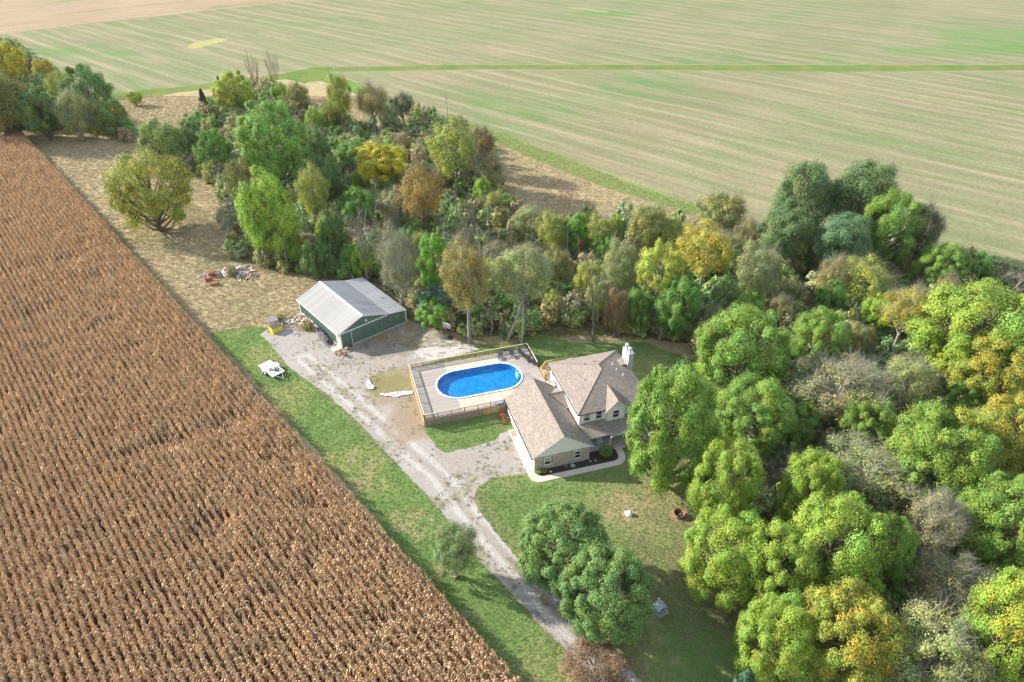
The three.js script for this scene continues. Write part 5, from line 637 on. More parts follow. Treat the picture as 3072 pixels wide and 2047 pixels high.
// a crown in a box of -1..1: lobes carry clumps, clumps carry leaves; limbs reach the lobes
function crown(o) {
  const { seed, lobes = 12, lobeR = 0.42, clumps = 9, leaves = 110, leaf = 0.045, clumpR = 0.4, form = 'round', tips = 0, tipC = [1.9, 0.95, 0.5], long = 1.2, gap = 0, twigs = 0, vary = 0.2, ex = 2.4, uneven = 0.2 } = o, R = rng(seed), L = new MB(), B = new MB(), G = () => (R() + R() + R()) / 1.5 - 1;
  L.color(1, 1, 1); const lobeList = [], ph = R() * 6, lead = (y) => [Math.sin(y * 3 + ph) * 0.05, Math.cos(y * 2.6 + ph) * 0.05];
  { const q = [], r = []; for (let k = 0; k <= 6; k++) { const y = -1.02 + k * 0.25; q.push([lead(y)[0], y, lead(y)[1]]); r.push(0.05 * (o.thick ?? 1) * (1 - k / 8)); } B.tube(q, r, 6); }
  for (let k = 0; k < lobes; k++) {
    const t = (k + 0.5) / lobes; let y = 1 - 1.85 * t, f = k * 2.399 + R() * 0.7, rr = Math.pow(Math.max(0.003, 1 - Math.pow(Math.abs(y), ex)), 1 / ex), lr = lobeR * (0.6 + R() * 0.8), c;
    if (form === 'cone') { y = -0.85 + 1.6 * t; rr = (1 - (y + 1) / 2) * 0.95; lr = lobeR * (1.1 - t * 0.75); c = new V3(Math.cos(f) * Math.max(0, rr - lr), y, Math.sin(f) * Math.max(0, rr - lr)); }
    else if (form === 'tuft') { const s = 1 - lr; y = 0.9 - 1.35 * t; c = new V3(Math.cos(f) * rr * s * 0.95, y * s, Math.sin(f) * rr * s * 0.95); }
    else { const s = (1 - lr * 0.9) * (1.06 - uneven + R() * uneven); c = new V3(Math.cos(f) * rr * s, y * s, Math.sin(f) * rr * s); }
    lobeList.push([c, lr]);
  }
  if (form !== 'cone' && !o.open) lobeList.push([new V3(0, 0.1, 0), 0.62], [new V3(0.15, -0.45, 0.1), 0.45]);
  const tint = () => { const v = 1 + G() * vary, w = G() * 0.17; return [v * (1 + w), v, v * (1 - w)]; };
  for (const [c, lr] of lobeList) {
    const lt = tint(), inner = c.length() < 0.3;
    { const y0 = clamp(c.y - 0.35 - Math.hypot(c.x, c.z) * 0.5, -1, 0.5) , th = (o.thick ?? 1) * (1 - (y0 + 1) * 0.35); B.tube([[lead(y0)[0], y0, lead(y0)[1]], [lerp(lead(y0)[0], c.x, 0.5) + G() * 0.1, lerp(y0, c.y, 0.36) + G() * 0.06, lerp(lead(y0)[1], c.z, 0.5) + G() * 0.1], [c.x, c.y, c.z]], [0.026 * th, 0.017 * th, 0.008], 5); }
    const nc = Math.round(clumps * (inner ? 0.7 : 1));
    for (let k = 0; k < nc; k++) {
      if (R() < gap) continue;
      const d = new V3(G(), G(), G()); d.normalize(); const out = c.clone().normalize(); if (!inner) d.addScaledVector(out, 0.55); d.y += form === 'weep' ? -0.1 : 0.25; d.normalize();
      const p = c.clone().addScaledVector(d, lr * (0.62 + R() * 0.3)), cr = lr * clumpR * (0.75 + R() * 0.5), ct = tint().map((v, i) => v * lt[i]), hot = R() < tips * (p.y > 0 ? 1.3 : 0.5);
      if (p.y < -1) p.y = -1 + R() * 0.1;
      B.tube([[c.x, c.y, c.z], [lerp(c.x, p.x, 0.6) + G() * 0.04, lerp(c.y, p.y, 0.5), lerp(c.z, p.z, 0.6) + G() * 0.04], [p.x, p.y, p.z]], [0.009, 0.006, 0.002], 3);
      for (let j = 0; j < twigs; j++) { const q = new V3(G(), G() + 0.5, G()).normalize().multiplyScalar(cr * (1.1 + R() * 1.2)); B.tube([[p.x, p.y, p.z], [p.x + q.x, p.y + q.y, p.z + q.z]], [0.0035, 0.0012], 3); }
      for (let j = 0; j < leaves; j++) {
        const e = new V3(G(), G(), G()); e.normalize(); const q = p.clone().addScaledVector(e, cr * Math.pow(R(), 0.45)); if (form === 'weep') q.y -= R() * R() * cr * 2.2;
        const n = e.multiplyScalar(0.55).addScaledVector(d, 0.65).add(new V3(G() * 0.8, G() * 0.8 + 0.25, G() * 0.8)).normalize(), s = leaf * (0.6 + R() * 0.75);
        const a = new V3(G(), form === 'weep' ? -2 : G(), G()).cross(n).normalize(), b = new V3().crossVectors(n, a), v = (0.62 + R() * 0.76), tc = hot && R() < 0.8 ? tipC : [1, 1, 1];
        L.color(ct[0] * v * tc[0], ct[1] * v * tc[1], ct[2] * v * tc[2]);
        const A = [q.x - a.x * s * long, q.y - a.y * s * long, q.z - a.z * s * long], C = [q.x + a.x * s * long, q.y + a.y * s * long, q.z + a.z * s * long], m = s * 0.75, f = s * 0.35 * R();
        L.quad(A, [q.x + b.x * m + n.x * f, q.y + b.y * m + n.y * f, q.z + b.z * m + n.z * f], C, [q.x - b.x * m + n.x * f, q.y - b.y * m + n.y * f, q.z - b.z * m + n.z * f]);
      }
    }
  }
  return { leaf: L.geo(), limb: B.geo() };
}
function bareCrown(seed, stems = 5) { // leafless: limbs fork three times
  const R = rng(seed), B = new MB(), G = () => R() * 2 - 1;
  const grow = (p, d, len, r, lev) => {
    const q = p.clone(), pts = [[p.x, p.y, p.z]]; for (let k = 0; k < 2; k++) { d = d.clone().add(new V3(G() * 0.18, 0.08 + G() * 0.1, G() * 0.18)).normalize(); q.addScaledVector(d, len / 2); pts.push([q.x, q.y, q.z]); }
    B.tube(pts, [r, r * 0.8, r * 0.55], lev > 1 ? 5 : 3); if (!lev) return;
    const n = lev > 1 ? 4 : 5; for (let k = 0; k < n; k++) { const t = 0.35 + 0.65 * (k + 1) / n, s = new V3(lerp(p.x, q.x, t), lerp(p.y, q.y, t), lerp(p.z, q.z, t)); grow(s, d.clone().add(new V3(G() * 0.85, G() * 0.5 + 0.15, G() * 0.85)).normalize(), len * (0.5 + R() * 0.25), r * 0.5, lev - 1); }
  };
  for (let k = 0; k < stems; k++) { const f = k / stems * 6.283 + R(); grow(new V3(0, -1, 0), new V3(Math.cos(f) * 0.55, 1, Math.sin(f) * 0.55).normalize(), 1.0 + R() * 0.25, 0.03, 3); }
  return { limb: B.geo() };
}
const KIND = {
  maple: [crown({ seed: 301, lobes: 60, lobeR: 0.21, clumps: 12, leaves: 100, leaf: 0.0145, clumpR: 0.58, gap: 0.06, tips: 0.03, tipC: [1.5, 1, 0.7], uneven: 0.2 }), 'maple_tree'],
  maple2: [crown({ seed: 302, lobes: 64, lobeR: 0.2, clumps: 12, leaves: 98, leaf: 0.0145, clumpR: 0.58, gap: 0.06, tips: 0.02, tipC: [1.5, 1, 0.7], uneven: 0.2 }), 'maple_tree'],
  mapleO: [crown({ seed: 303, lobes: 58, lobeR: 0.21, clumps: 12, leaves: 100, leaf: 0.0145, clumpR: 0.58, gap: 0.06, tips: 0.15, tipC: [1.65, 1, 0.7], uneven: 0.2 }), 'maple_tree'],
  pear: [crown({ seed: 304, lobes: 70, lobeR: 0.19, clumps: 11, leaves: 105, leaf: 0.0155, clumpR: 0.58, vary: 0.14, ex: 2, uneven: 0.09 }), 'round_tree'],
  oak: [crown({ seed: 305, lobes: 34, lobeR: 0.27, clumps: 10, leaves: 110, leaf: 0.018, clumpR: 0.48, gap: 0.12, uneven: 0.42, ex: 2.1 }), 'broadleaf_tree'],
  oak2: [crown({ seed: 306, lobes: 30, lobeR: 0.28, clumps: 10, leaves: 110, leaf: 0.018, clumpR: 0.48, gap: 0.14, uneven: 0.45, ex: 2.1 }), 'broadleaf_tree'],
  oakD: [crown({ seed: 316, lobes: 40, lobeR: 0.27, clumps: 11, leaves: 95, leaf: 0.018, clumpR: 0.6, gap: 0.06, uneven: 0.25, ex: 2.2 }), 'broadleaf_tree'],
  airy: [crown({ seed: 307, lobes: 30, lobeR: 0.29, clumps: 9, leaves: 80, leaf: 0.018, clumpR: 0.6, gap: 0.14, open: true, twigs: 4, long: 1.5, uneven: 0.5, ex: 2.1 }), 'leafy_tree'],
  tallyg: [crown({ seed: 308, lobes: 18, lobeR: 0.34, clumps: 10, leaves: 100, leaf: 0.02, gap: 0.12, open: true, form: 'tuft' }), 'leafy_tree'],
  sparse: [crown({ seed: 309, lobes: 26, lobeR: 0.3, clumps: 8, leaves: 70, leaf: 0.018, clumpR: 0.65, gap: 0.15, open: true, twigs: 8, thick: 1.1, uneven: 0.5, ex: 2.1 }), 'thin_leaved_tree'],
  locust: [crown({ seed: 310, lobes: 34, lobeR: 0.28, clumps: 9, leaves: 120, leaf: 0.0145, clumpR: 0.5, gap: 0.06, twigs: 2, thick: 1.1, tips: 0.12, tipC: [1.4, 1.0, 0.8], uneven: 0.3 }), 'spreading_tree'],
  willow: [crown({ seed: 311, lobes: 20, lobeR: 0.36, clumps: 9, leaves: 90, leaf: 0.018, clumpR: 0.5, form: 'weep', long: 2.4 }), 'willow_tree'],
  cedar: [crown({ seed: 312, lobes: 26, lobeR: 0.38, clumps: 9, leaves: 44, leaf: 0.04, form: 'cone', clumpR: 0.5 }), 'cedar_tree'],
  pine: [crown({ seed: 313, lobes: 16, lobeR: 0.38, clumps: 9, leaves: 80, leaf: 0.03, clumpR: 0.45, long: 2.2 }), 'pine_tree'],
  bare: [bareCrown(314), 'bare_tree'],
};
const trunkGeo = (() => { const mb = new MB(); mb.tube([[0, -0.02, 0], [0.02, 0.06, 0], [0.1, 0.4, 0.08], [0.02, 0.75, -0.05], [0, 1, 0]], [1.5, 1.05, 0.85, 0.72, 0.6], 8); return mb.geo(); })();
const treeSpots = [];
const treeRows = [
['maple','mapleGreen',18.70,-59.69,5.36,8.78,0.9,"tall green maple at the porch corner with one orange low branch, overhanging the front walk"],
['pear','pear',5.28,-46.15,4.98,4.56,0.9,"dark green round tree by the driveway, the one nearer the house of a touching pair"],
['pear','pear',9.12,-40.04,4.59,5.08,0.9,"dark green round tree by the driveway, the one nearer the camera of a touching pair"],
['airy','birch',-6.11,-46.43,2.69,3.77,0.8,"small airy pale green tree standing between corn field and driveway"],
['airy','redleaf',7.95,-34.81,3.53,1.59,0.6,"reddish leafed small tree at the bottom end of the driveway"],
['maple','mapleGreen',32.12,-76.86,6.65,6.52,2.0,"big green maple right behind the house chimney with an orange topped right side"],
['maple','mapleGreen',45.60,-82.91,4.31,4.88,1.5,"round bright green maple standing alone right of the brushy clearing behind the house"],
['maple','mapleLime',65.66,-79.66,8.50,6.94,3.0,"huge lime green maple at the right picture edge below the bare fallen branches"],
['mapleO','mapleGold',64.42,-72.67,5.55,5.62,2.5,"maple with orange crown top at the right edge, below the huge lime maple"],
['sparse','tan',42.86,-69.46,6.71,4.65,3.0,"half bare pale tan tree with white trunk, right of the chimney maple"],
['maple','mapleGreen',31.01,-66.23,5.34,4.45,2.0,"green maple between the chimney maple and the tree at the porch corner"],
['airy','sage',52.59,-71.46,3.55,4.54,2.5,"grey green airy tree left of the orange topped maple"],
['mapleO','mapleGreen',49.42,-56.48,5.72,6.10,2.5,"broad dark green maple with orange flecks near the right edge, right of the tan trees"],
['mapleO','mapleGold',59.59,-59.98,4.65,5.37,3.0,"gold and green maple cut by the right picture edge at mid height"],
['bare','barkGrey',30.90,-54.66,4.17,5.01,3.0,"leafless grey tree standing between the two tallest lime maples"],
['maple','mapleLime',21.57,-44.21,4.55,5.59,0.8,"bright lime maple at the lawn edge right of the fire ring, nearest the lawn"],
['maple2','mapleLime',23.64,-52.60,4.01,6.22,1.5,"bright lime maple directly behind the one nearest the lawn"],
['maple2','mapleLime',31.95,-50.75,3.17,6.16,2.0,"upright lime maple at the top middle of the right hand grove"],
['maple','mapleLime',31.79,-43.29,5.04,6.50,2.0,"broadest lime maple in the middle of the right hand grove"],
['maple2','mapleLime',25.89,-41.89,3.95,5.96,1.0,"lime maple left of and below the broadest one in the grove"],
['sparse','sage',42.52,-57.14,6.14,2.76,3.0,"sage and tan thin leaved tree above the broadest lime maple"],
['sparse','tan',43.71,-47.02,3.29,4.74,3.0,"tan thin leaved tree with pale twigs left of the dark green right edge maple"],
['sparse','tan',42.65,-40.09,4.48,3.83,2.5,"tan half bare spreading tree in the lower right grove"],
['maple','mapleGreen',50.85,-46.92,4.53,5.71,2.5,"dark green maple at the right picture edge, just below mid height of the grove"],
['maple','mapleLime',23.85,-34.78,3.72,5.46,1.0,"lime maple at the bottom edge of the grove beside the dark evergreen"],
['mapleO','mapleGold',29.36,-34.29,4.42,5.78,2.0,"yellow orange maple at the bottom edge of the grove"],
['airy','sage',36.19,-32.80,4.09,5.24,2.5,"sage airy tree at the bottom edge right of the yellow orange maple"],
['mapleO','mapleLime',42.88,-33.47,4.25,7.28,2.5,"lime and orange maple filling the bottom right corner"],
['maple2','mapleGreen',36.67,-67.35,3.61,3.19,1.5,"small green maple tucked under the half bare pale tan tree"],
['maple2','mapleGreen',44.82,-64.95,3.58,4.08,2.0,"green maple low behind and right of the half bare pale tan tree"],
['maple2','mapleGreen',36.75,-43.33,2.82,5.43,2.0,"low green maple between broadest lime maple and lower tan trees"],
['maple2','mapleGreen',52.19,-57.72,3.60,3.60,2.0,"low green maple behind the tan thin leaved tree"],
['maple2','mapleGreen',48.61,-46.73,2.53,3.65,1.5,"small green maple in the gap beside the right edge dark maple"],
['cedar','cedarBlue',20.91,-32.52,2.16,3.06,0.2,"dark blue green evergreen at the bottom edge below the grove"],
['oakD','oakDark',55.29,-121.51,5.71,8.33,3.0,"tall dark green tree, left one of the dark group against the striped field"],
['oakD','oakDark',67.32,-123.67,7.18,7.56,3.5,"tall dark green tree, right one of the dark group against the striped field"],
['maple','mapleGreen',69.08,-114.77,6.20,6.75,2.5,"green maple with yellow flecks in front of the dark tree group"],
['sparse','oakThin',75.09,-113.47,3.57,5.59,3.5,"thin dark leaning tree at the right side of the dark group"],
['oakD','oakDark',51.65,-116.15,5.92,5.97,2.0,"dark green low tree at the left foot of the dark group"],
['oakD','oakBlue',59.85,-111.68,5.29,5.71,2.0,"bluish green tree at the centre foot of the dark group beside the red vine"],
['maple','mapleGreen',76.15,-106.44,4.58,4.44,1.0,"small bright green maple by the field shadow at right"],
['airy','yellowGreen',60.50,-101.81,4.85,4.24,1.0,"yellow green bushy tree below the red vine snag"],
['sparse','yellow',60.06,-87.37,3.95,4.57,4.0,"sparse yellow topped tree with pale bare limbs at right"],
['bare','barkPale',86.39,-103.38,5.31,3.52,0.6,"bleached bare branches sticking up at the right picture edge"],
['bare','barkPale',76.73,-105.03,1.92,2.92,0.5,"small bleached bare tree in front of the small bright maple"],
['airy','olive',43.39,-131.25,5.41,3.99,1.0,"olive feathery tree at the end of the green grass strip"],
['tallyg','yellowGreen',23.63,-95.72,4.27,5.67,5.0,"tall yellow green tree with leggy dark trunk in the middle of the woods strip"],
['oak','midGreen',26.30,-91.80,4.06,6.06,1.0,"dense mid green tree right of the leggy yellow green tree"],
['airy','yellow',33.35,-104.49,4.98,4.89,5.0,"hazy yellow tree rising behind the dense mid green tree"],
['oak2','darkGreen',34.76,-95.67,2.96,4.42,1.0,"dark green tree under the hazy yellow tree"],
['airy','sage',40.60,-99.84,4.14,5.76,2.0,"greyish olive airy tree left of the dark group"],
['maple','mapleGreen',37.70,-93.67,3.79,2.95,1.0,"low bright maple just above the chimney maple"],
['oak','brightGreen',12.38,-120.22,3.24,4.46,1.0,"bright green willow shaped tree beside the mowed meadow"],
['airy','sage',18.16,-100.22,3.35,6.04,2.0,"grey green hazy tree left of the leggy yellow green tree"],
['airy','rust',16.91,-92.57,2.34,4.47,0.6,"rust brown bushy tree at the lawn edge behind the house"],
['oak2','midGreen',20.31,-93.54,2.60,4.47,0.6,"green bushy tree at the lawn edge between rust bush and leggy tree"],
['airy','sage',1.47,-94.04,5.48,5.02,6.0,"broad sage green tree on two slanting grey trunks behind the deck"],
['airy','oliveGold',-6.89,-90.79,3.94,6.36,6.0,"olive gold tree on a straight trunk right of the bright bush by the barn"],
['oak','brightGreen',-13.45,-104.30,3.34,6.71,0.8,"upright bright green tree behind the barn end"],
['sparse','greySage',-19.02,-99.64,3.60,7.63,2.0,"grey leaved twiggy tree just behind the barn"],
['bare','barkPale',-18.97,-101.58,2.37,5.77,1.0,"pale bare tree leaning over the barn"],
['airy','olive',7.66,-124.32,4.07,3.70,1.0,"olive shrub tree at the meadow edge left of the bright willow shape"],
['airy','sage',3.58,-127.61,3.98,3.43,1.0,"sage shrub tree at the meadow edge above the broad sage tree"],
['pine','pineBlue',-12.73,-98.05,3.30,2.94,0.5,"blue green young pine behind the basketball hoop"],
['oak','brightGreen',-12.87,-94.95,3.20,2.84,0.2,"bright green leafy bush between barn and basketball hoop"],
['bare','barkRed',11.03,-132.82,3.33,4.84,2.5,"leafless reddish many stemmed tree standing in the mowed meadow"],
['oak','brightGreen2',-54.17,-151.51,8.32,10.24,2.5,"largest bright green tree of the left woods"],
['oak2','limeGreen',-45.85,-117.75,6.57,9.64,0.8,"tall lime green tree at the meadow edge above the scrap pile"],
['locust','locust',-74.11,-131.92,8.90,8.85,0.1,"lone broad yellow green tree beside the corn field"],
['willow','willow',-88.93,-170.91,5.73,6.21,0.3,"pale green drooping willow left of the woods"],
['oak2','darkGreen',-84.52,-177.47,4.11,4.79,0.5,"dark olive bush tree right of the drooping willow"],
['oak2','midGreen',-72.92,-163.66,4.63,6.08,0.5,"green bush tree at the left foot of the largest bright tree"],
['oak','goldYellow',-29.94,-151.95,7.10,5.13,2.5,"golden yellow tree in the middle of the woods"],
['sparse','goldTan',-17.86,-127.95,5.02,7.15,3.0,"thin gold tan tree right of the golden yellow tree"],
['airy','yellowGreen',-13.13,-153.43,6.29,7.02,3.0,"yellow green mixed tree at the field side of the woods"],
['airy','rust',-7.60,-163.97,3.94,5.29,2.0,"orange tan tree at the woods corner by the green strip"],
['airy','yellowGreen',-48.30,-195.35,3.77,6.65,4.0,"narrow yellow green tree at the far end of the woods"],
['sparse','oliveGold',-39.12,-193.82,5.27,5.59,4.0,"olive round topped tree with dark limbs at the far end of the woods"],
['sparse','oakThin',-31.59,-199.15,3.93,3.93,3.0,"small dark olive topped tree nearest the field corner"],
['bare','barkBrown',-85.02,-234.47,3.92,6.74,2.0,"brown leafless tall tree at the far end, left of two"],
['bare','barkBrown',-78.31,-234.35,4.06,7.31,2.0,"brown leafless tall tree at the far end, right of two"],
['oak','yellowGreen',-84.67,-212.86,6.33,6.60,1.0,"yellow green tree in front of the far brown leafless trees"],
['cedar','cedarDark',-92.97,-209.57,2.88,4.81,0.1,"dark upright cedar beside the pale mowed meadow"],
['cedar','cedarDark',-98.90,-238.56,2.06,2.98,0.1,"small dark cedar behind the upright cedar"],
['airy','olive',-66.83,-216.92,3.64,4.36,0.6,"small olive tree right of the far brown leafless trees"],
['willow','midGreen',-39.80,-166.27,4.56,3.95,0.5,"soft green rounded willow bush left of the golden yellow tree"],
['oak2','darkGreen',-47.00,-160.77,3.93,6.33,1.0,"dark green tree at the right shoulder of the largest bright tree"],
['oak2','darkGreen',-40.70,-142.96,4.29,6.17,1.0,"dark green tree below the right shoulder of the largest bright tree"],
['oak','midGreen',-31.08,-129.86,3.69,4.57,2.0,"green leafy tree left of the big grey bare tree"],
['airy','yellowGreen',-40.87,-132.88,3.68,5.86,2.5,"yellow green thin tree right of the tall lime tree"],
['oak2','darkGreen',-33.83,-117.36,2.97,5.62,0.6,"dark green tree with lime edge left of the barn back corner"],
['bare','barkGrey',-26.88,-110.28,4.32,6.51,4.0,"big grey bare tree rising behind the barn"],
['oak','limeGreen',-27.70,-111.19,2.16,3.99,0.2,"small lime bush at the foot of the big grey bare tree"],
['bare','barkGrey',-57.33,-125.57,2.53,4.76,0.1,"grey leafless thicket bush at the meadow edge beside the lime tree"],
['oak2','darkGreen',-36.25,-111.38,3.39,4.37,0.3,"dark brushy tree at the meadow edge above the barn"],
['airy','olive',-59.83,-142.87,3.34,5.36,1.5,"thin olive sapling between meadow and the tall lime tree"],
['airy','tan',-23.65,-132.22,4.48,4.54,0.5,"tan brown brushy tree under the golden tree"],
['airy','tan',-6.66,-150.70,5.01,5.01,0.4,"brown brushy thicket tree by the meadow shadow"],
['airy','yellowGreen',17.05,-119.37,3.35,4.36,1.0,"yellow green thin tree right of the bright willow shape"],
['airy','olive',26.64,-121.83,4.25,4.76,0.8,"olive feathery tree at the meadow edge above the leggy yellow tree"],
['oak','goldYellow',-171.40,-242.06,7.54,7.54,1.5,"golden tree at the far left picture edge"],
['airy','goldYellow',-163.79,-250.24,4.11,3.87,1.0,"small golden tree right of the far left golden tree"],
['oak','oakMid',-121.03,-200.10,7.13,8.62,2.0,"dark green full tree, tallest of the far left group"],
['airy','olive',-139.27,-192.05,6.85,8.29,1.5,"olive grey tree at the left picture edge of the far left group"],
['oak2','darkGreen',-131.84,-193.38,4.01,6.99,1.0,"dark green tree in the middle of the far left group"],
['airy','yellowGreen',-136.63,-212.28,4.07,6.20,1.5,"yellow green tree behind the middle of the far left group"],
['willow','willow',-113.87,-194.38,5.03,5.43,0.4,"pale willow at the right end of the far left group"],
['airy','yellowGreen',-117.70,-191.54,2.80,3.84,0.3,"small yellow green shrub tree before the far left group"],
['oak2','darkGreen',-142.37,-193.46,5.64,4.46,0.3,"dark low tree at the left picture edge above the corn corner"],
['oak','yellowGreen',-120.83,-223.64,2.65,2.35,0.1,"single round yellow green shrub on the pale meadow"],
['airy','olive',-140.87,-188.71,6.50,9.16,1.0,"olive tree at the very left edge, front row of the far left group"],
['oak','oakMid',-130.10,-190.12,5.99,7.25,0.8,"mid green front row tree of the far left group, right of the edge olive tree"],
['airy','sage',-120.26,-189.34,5.38,6.83,0.8,"sage front row tree of the far left group below the tallest one"]
];
let tk = 0;
function plant(kind, tone, x, z, a, b, cl, label, group) {
  const [g, nm] = KIND[kind], R = rng(900 + tk++), hc = b + cl, t = thing(nm, label, 'tree', x, z, R() * 6.283, group), bm = barkMat[tone] ?? (tone === 'tan' || tone === 'sage' || tone === 'greySage' || tone === 'birch' ? barkMat.barkPale : tone === 'yellow' || tone === 'oliveGold' || tone === 'yellowGreen' ? barkMat.barkGrey : barkMat.def);
  const tr = part('trunk', trunkGeo, bm, t), bottom = hc - b, r = Math.min(0.3, 0.035 * (hc + b)) + 0.02; tr.scale.set(r, bottom + b * 0.12, r);
  const lb = part('limb', g.limb, bm, t); lb.position.y = hc; lb.scale.set(a, b, a); if (kind === 'bare') { lb.scale.set(a * 0.62, b * 0.8, a * 0.62); lb.position.y = hc - b * 0.2; }
  if (g.leaf) { const c = part('crown', g.leaf, leafMat[tone], t); c.position.y = hc; c.scale.set(a * 0.97, b * 0.97, a * 0.97); }
  treeSpots.push([x, z, a]);
}
function nearBuilt(x, z) { const dx = x - HX, dz = z - HZ, u = dx * Math.cos(HT) - dz * Math.sin(HT), v = -dx * Math.sin(HT) - dz * Math.cos(HT), bx = x - BX, bz = z - BZ, bu = bx * Math.cos(BT) - bz * Math.sin(BT), bv = -bx * Math.sin(BT) - bz * Math.cos(BT); return (u > -14 && u < 22 && v > -6 && v < 30) || (bu > -3 && bu < 16 && bv > -8 && bv < 17.5); }
for (const row of treeRows) plant(...row);
// young trees filling the woods between the named ones
{
  const R = rng(640), kinds = [['airy', 'yellowGreen', 'young yellow green tree filling in between the larger woods trees'], ['airy', 'olive', 'young olive tree filling in between the larger woods trees'], ['airy', 'sage', 'young greyish sage tree filling in between the larger woods trees'], ['oak', 'midGreen', 'young full green tree filling in between the larger woods trees'], ['oak2', 'limeGreen', 'young lime green tree filling in between the larger woods trees'], ['sparse', 'tan', 'young tan thin leaved tree filling in between the larger woods trees'], ['oak2', 'darkGreen', 'young dark green tree filling in between the larger woods trees'], ['sparse', 'oliveGold', 'young gold tinged thin leaved tree filling in between the larger woods trees'], ['airy', 'rust', 'young rust coloured tree filling in between the larger woods trees']];
  const grow = (n, zone, gap, pick, size) => { let k = 0, tries = 0; while (k < n && tries++ < 4000) { const x = lerp(zone[0], zone[2], R()), z = lerp(zone[1], zone[3], R()); if (!inside(woodA, x, z) || nearBuilt(x, z) || treeSpots.some(([a, b, r]) => Math.hypot(a - x, b - z) < gap + r * 0.35)) continue; const [kind, tone, label] = kinds[pick[(R() * pick.length) | 0]], a = size * (0.7 + R() * 0.6), b = a * (0.9 + R() * 0.7), cl = R() * 0.8; plant(kind, tone, x, z, a, b, cl, label, 'young trees filling the woods, ' + tone.replace(/[A-Z]/g, (c) => ' ' + c.toLowerCase())); k++; } };
  grow(80, [-75, -235, 45, -82], 2.0, [0, 0, 0, 1, 2, 2, 3, 4, 4, 4, 5, 7], 2.4);
  grow(40, [18, -120, 85, -60], 2.2, [0, 1, 2, 3, 4, 6, 3, 7], 2.4);
}
// dead standing poles
function snag(label, x, z, h, r, lean, az, m, vine, group) {
  const o = thing('dead_trunk', label, 'dead tree', x, z, 0, group), dx = Math.cos(az) * lean, dz = Math.sin(az) * lean, R = rng((x * 100 | 0) + 5000), P = (t) => [dx * t + Math.sin(t * 5) * 0.12, h * t, dz * t + Math.cos(t * 4) * 0.1 - 0.1];
  new MB().tube([P(0), P(0.3), P(0.6), P(0.85), P(1)], [r, r * 0.8, r * 0.62, r * 0.42, r * 0.2], 7).build('trunk', m, o);
  for (let k = 0; k < 7; k++) { const t = 0.5 + 0.5 * R(), p = P(t), f = R() * 6.28, l = 0.6 + R() * 1.6; new MB().tube([p, [p[0] + Math.cos(f) * l * 0.5, p[1] + l * 0.5, p[2] + Math.sin(f) * l * 0.5], [p[0] + Math.cos(f) * l * 0.7, p[1] + l, p[2] + Math.sin(f) * l * 0.7]], [r * 0.3, r * 0.2, 0.015], 4).build('branch_stub', m, o); }
  if (vine) { const L = new MB(); L.color(1, 1, 1); for (let k = 0; k < 700; k++) { const t = vine[0] + (vine[1] - vine[0]) * R(), p = P(t), f = R() * 6.28, q = (0.2 + R() * 0.45) * (vine[2] ?? 1), s = 0.1 + R() * 0.1, v = 0.7 + R() * 0.6; L.color(v, v * (0.8 + R() * 0.3), v); const x0 = p[0] + Math.cos(f) * q, y0 = p[1] + (R() - 0.5) * 0.5, z0 = p[2] + Math.sin(f) * q; L.quad([x0 - s, y0, z0], [x0, y0 + s * R(), z0 + s], [x0 + s, y0 + s * (R() - 0.5), z0], [x0, y0 - s * R(), z0 - s]); } L.build('vine_leaves', redVine, o); }
}
const redVine = new THREE.MeshPhysicalMaterial({ color: new THREE.Color().setRGB(0.36, 0.07, 0.04), vertexColors: true, roughness: 0.8, side: THREE.DoubleSide, transmission: 0.3, thickness: 0 }), bG = barkMat.barkGrey, bP = barkMat.barkPale, bR = barkMat.barkRed;
snag('leaning pale snag wrapped in red vine at the foot of the dark tree group', 61.84,-111.95, 9, 0.3, 2.5, -0.6, bP, [0.25, 0.6, 1]);
snag('leaning grey snag left of the red vine one', 56.75,-117.03, 9, 0.32, 3.0, -0.5, bP);
snag('slim tall grey pole in the middle woods, left of three', -10.89,-128.27, 11, 0.16, 0.5, 2.5, bG);
snag('slim tall grey pole in the middle woods, middle one of three', -9.24,-127.87, 10.5, 0.16, 0.4, 0.3, bG);
snag('slim tall grey pole in the middle woods, right of three', -4.62,-120.61, 12, 0.17, 0.3, 1.2, bG);
snag('short dead stub capped with dark red vine behind the sage tree', 8.64,-113.61, 4.2, 0.17, 0.2, 1.2, bG, [0.75, 1, 0.6]);
snag('taller slanting dead stub capped with red vine behind the sage tree', 12.14,-114.96, 6, 0.15, 0.9, -0.3, bR, [0.85, 1, 0.5]);
snag('tall split grey dead trunk at the lawn edge behind the house', 13.25,-91.27, 12, 0.26, 0.9, 3.5, barkMat.def);
snag('red vined dead stub in front of the golden yellow tree', -37.64,-153.50, 5.5, 0.22, 0.4, 2.6, bR, [0.3, 1, 0.55]);
snag('grey slanting trunk crossing the trees above the barn', -41.23,-126.29, 9, 0.22, 2.2, 3.6, bG);
snag('second slanting trunk below the broad sage tree, leaning right', -0.82,-91.27, 10.5, 0.24, 3.8, -0.35, bP);
snag('upright grey trunk below the broad sage tree', 1.52,-90.66, 9.5, 0.22, 0.4, 0.2, bP);
snag('thin pale trunk just right of the olive gold tree', -3.49,-93.15, 6, 0.12, 0.5, 0.4, bG);
{ // many thin bare stems among the trees
  const R = rng(733); let k = 0, tries = 0; while (k < 46 && tries++ < 2000) { const x = lerp(-62, 42, R()), z = lerp(-205, -86, R()); if (!inside(woodA, x, z) || nearBuilt(x, z)) continue; snag('thin bare grey stem standing among the woods trees', x, z, 6 + R() * 5, 0.1 + R() * 0.07, R() * 1.6, R() * 6.28, R() < 0.5 ? bG : bP, undefined, 'thin bare stems in the woods'); k++; }
}
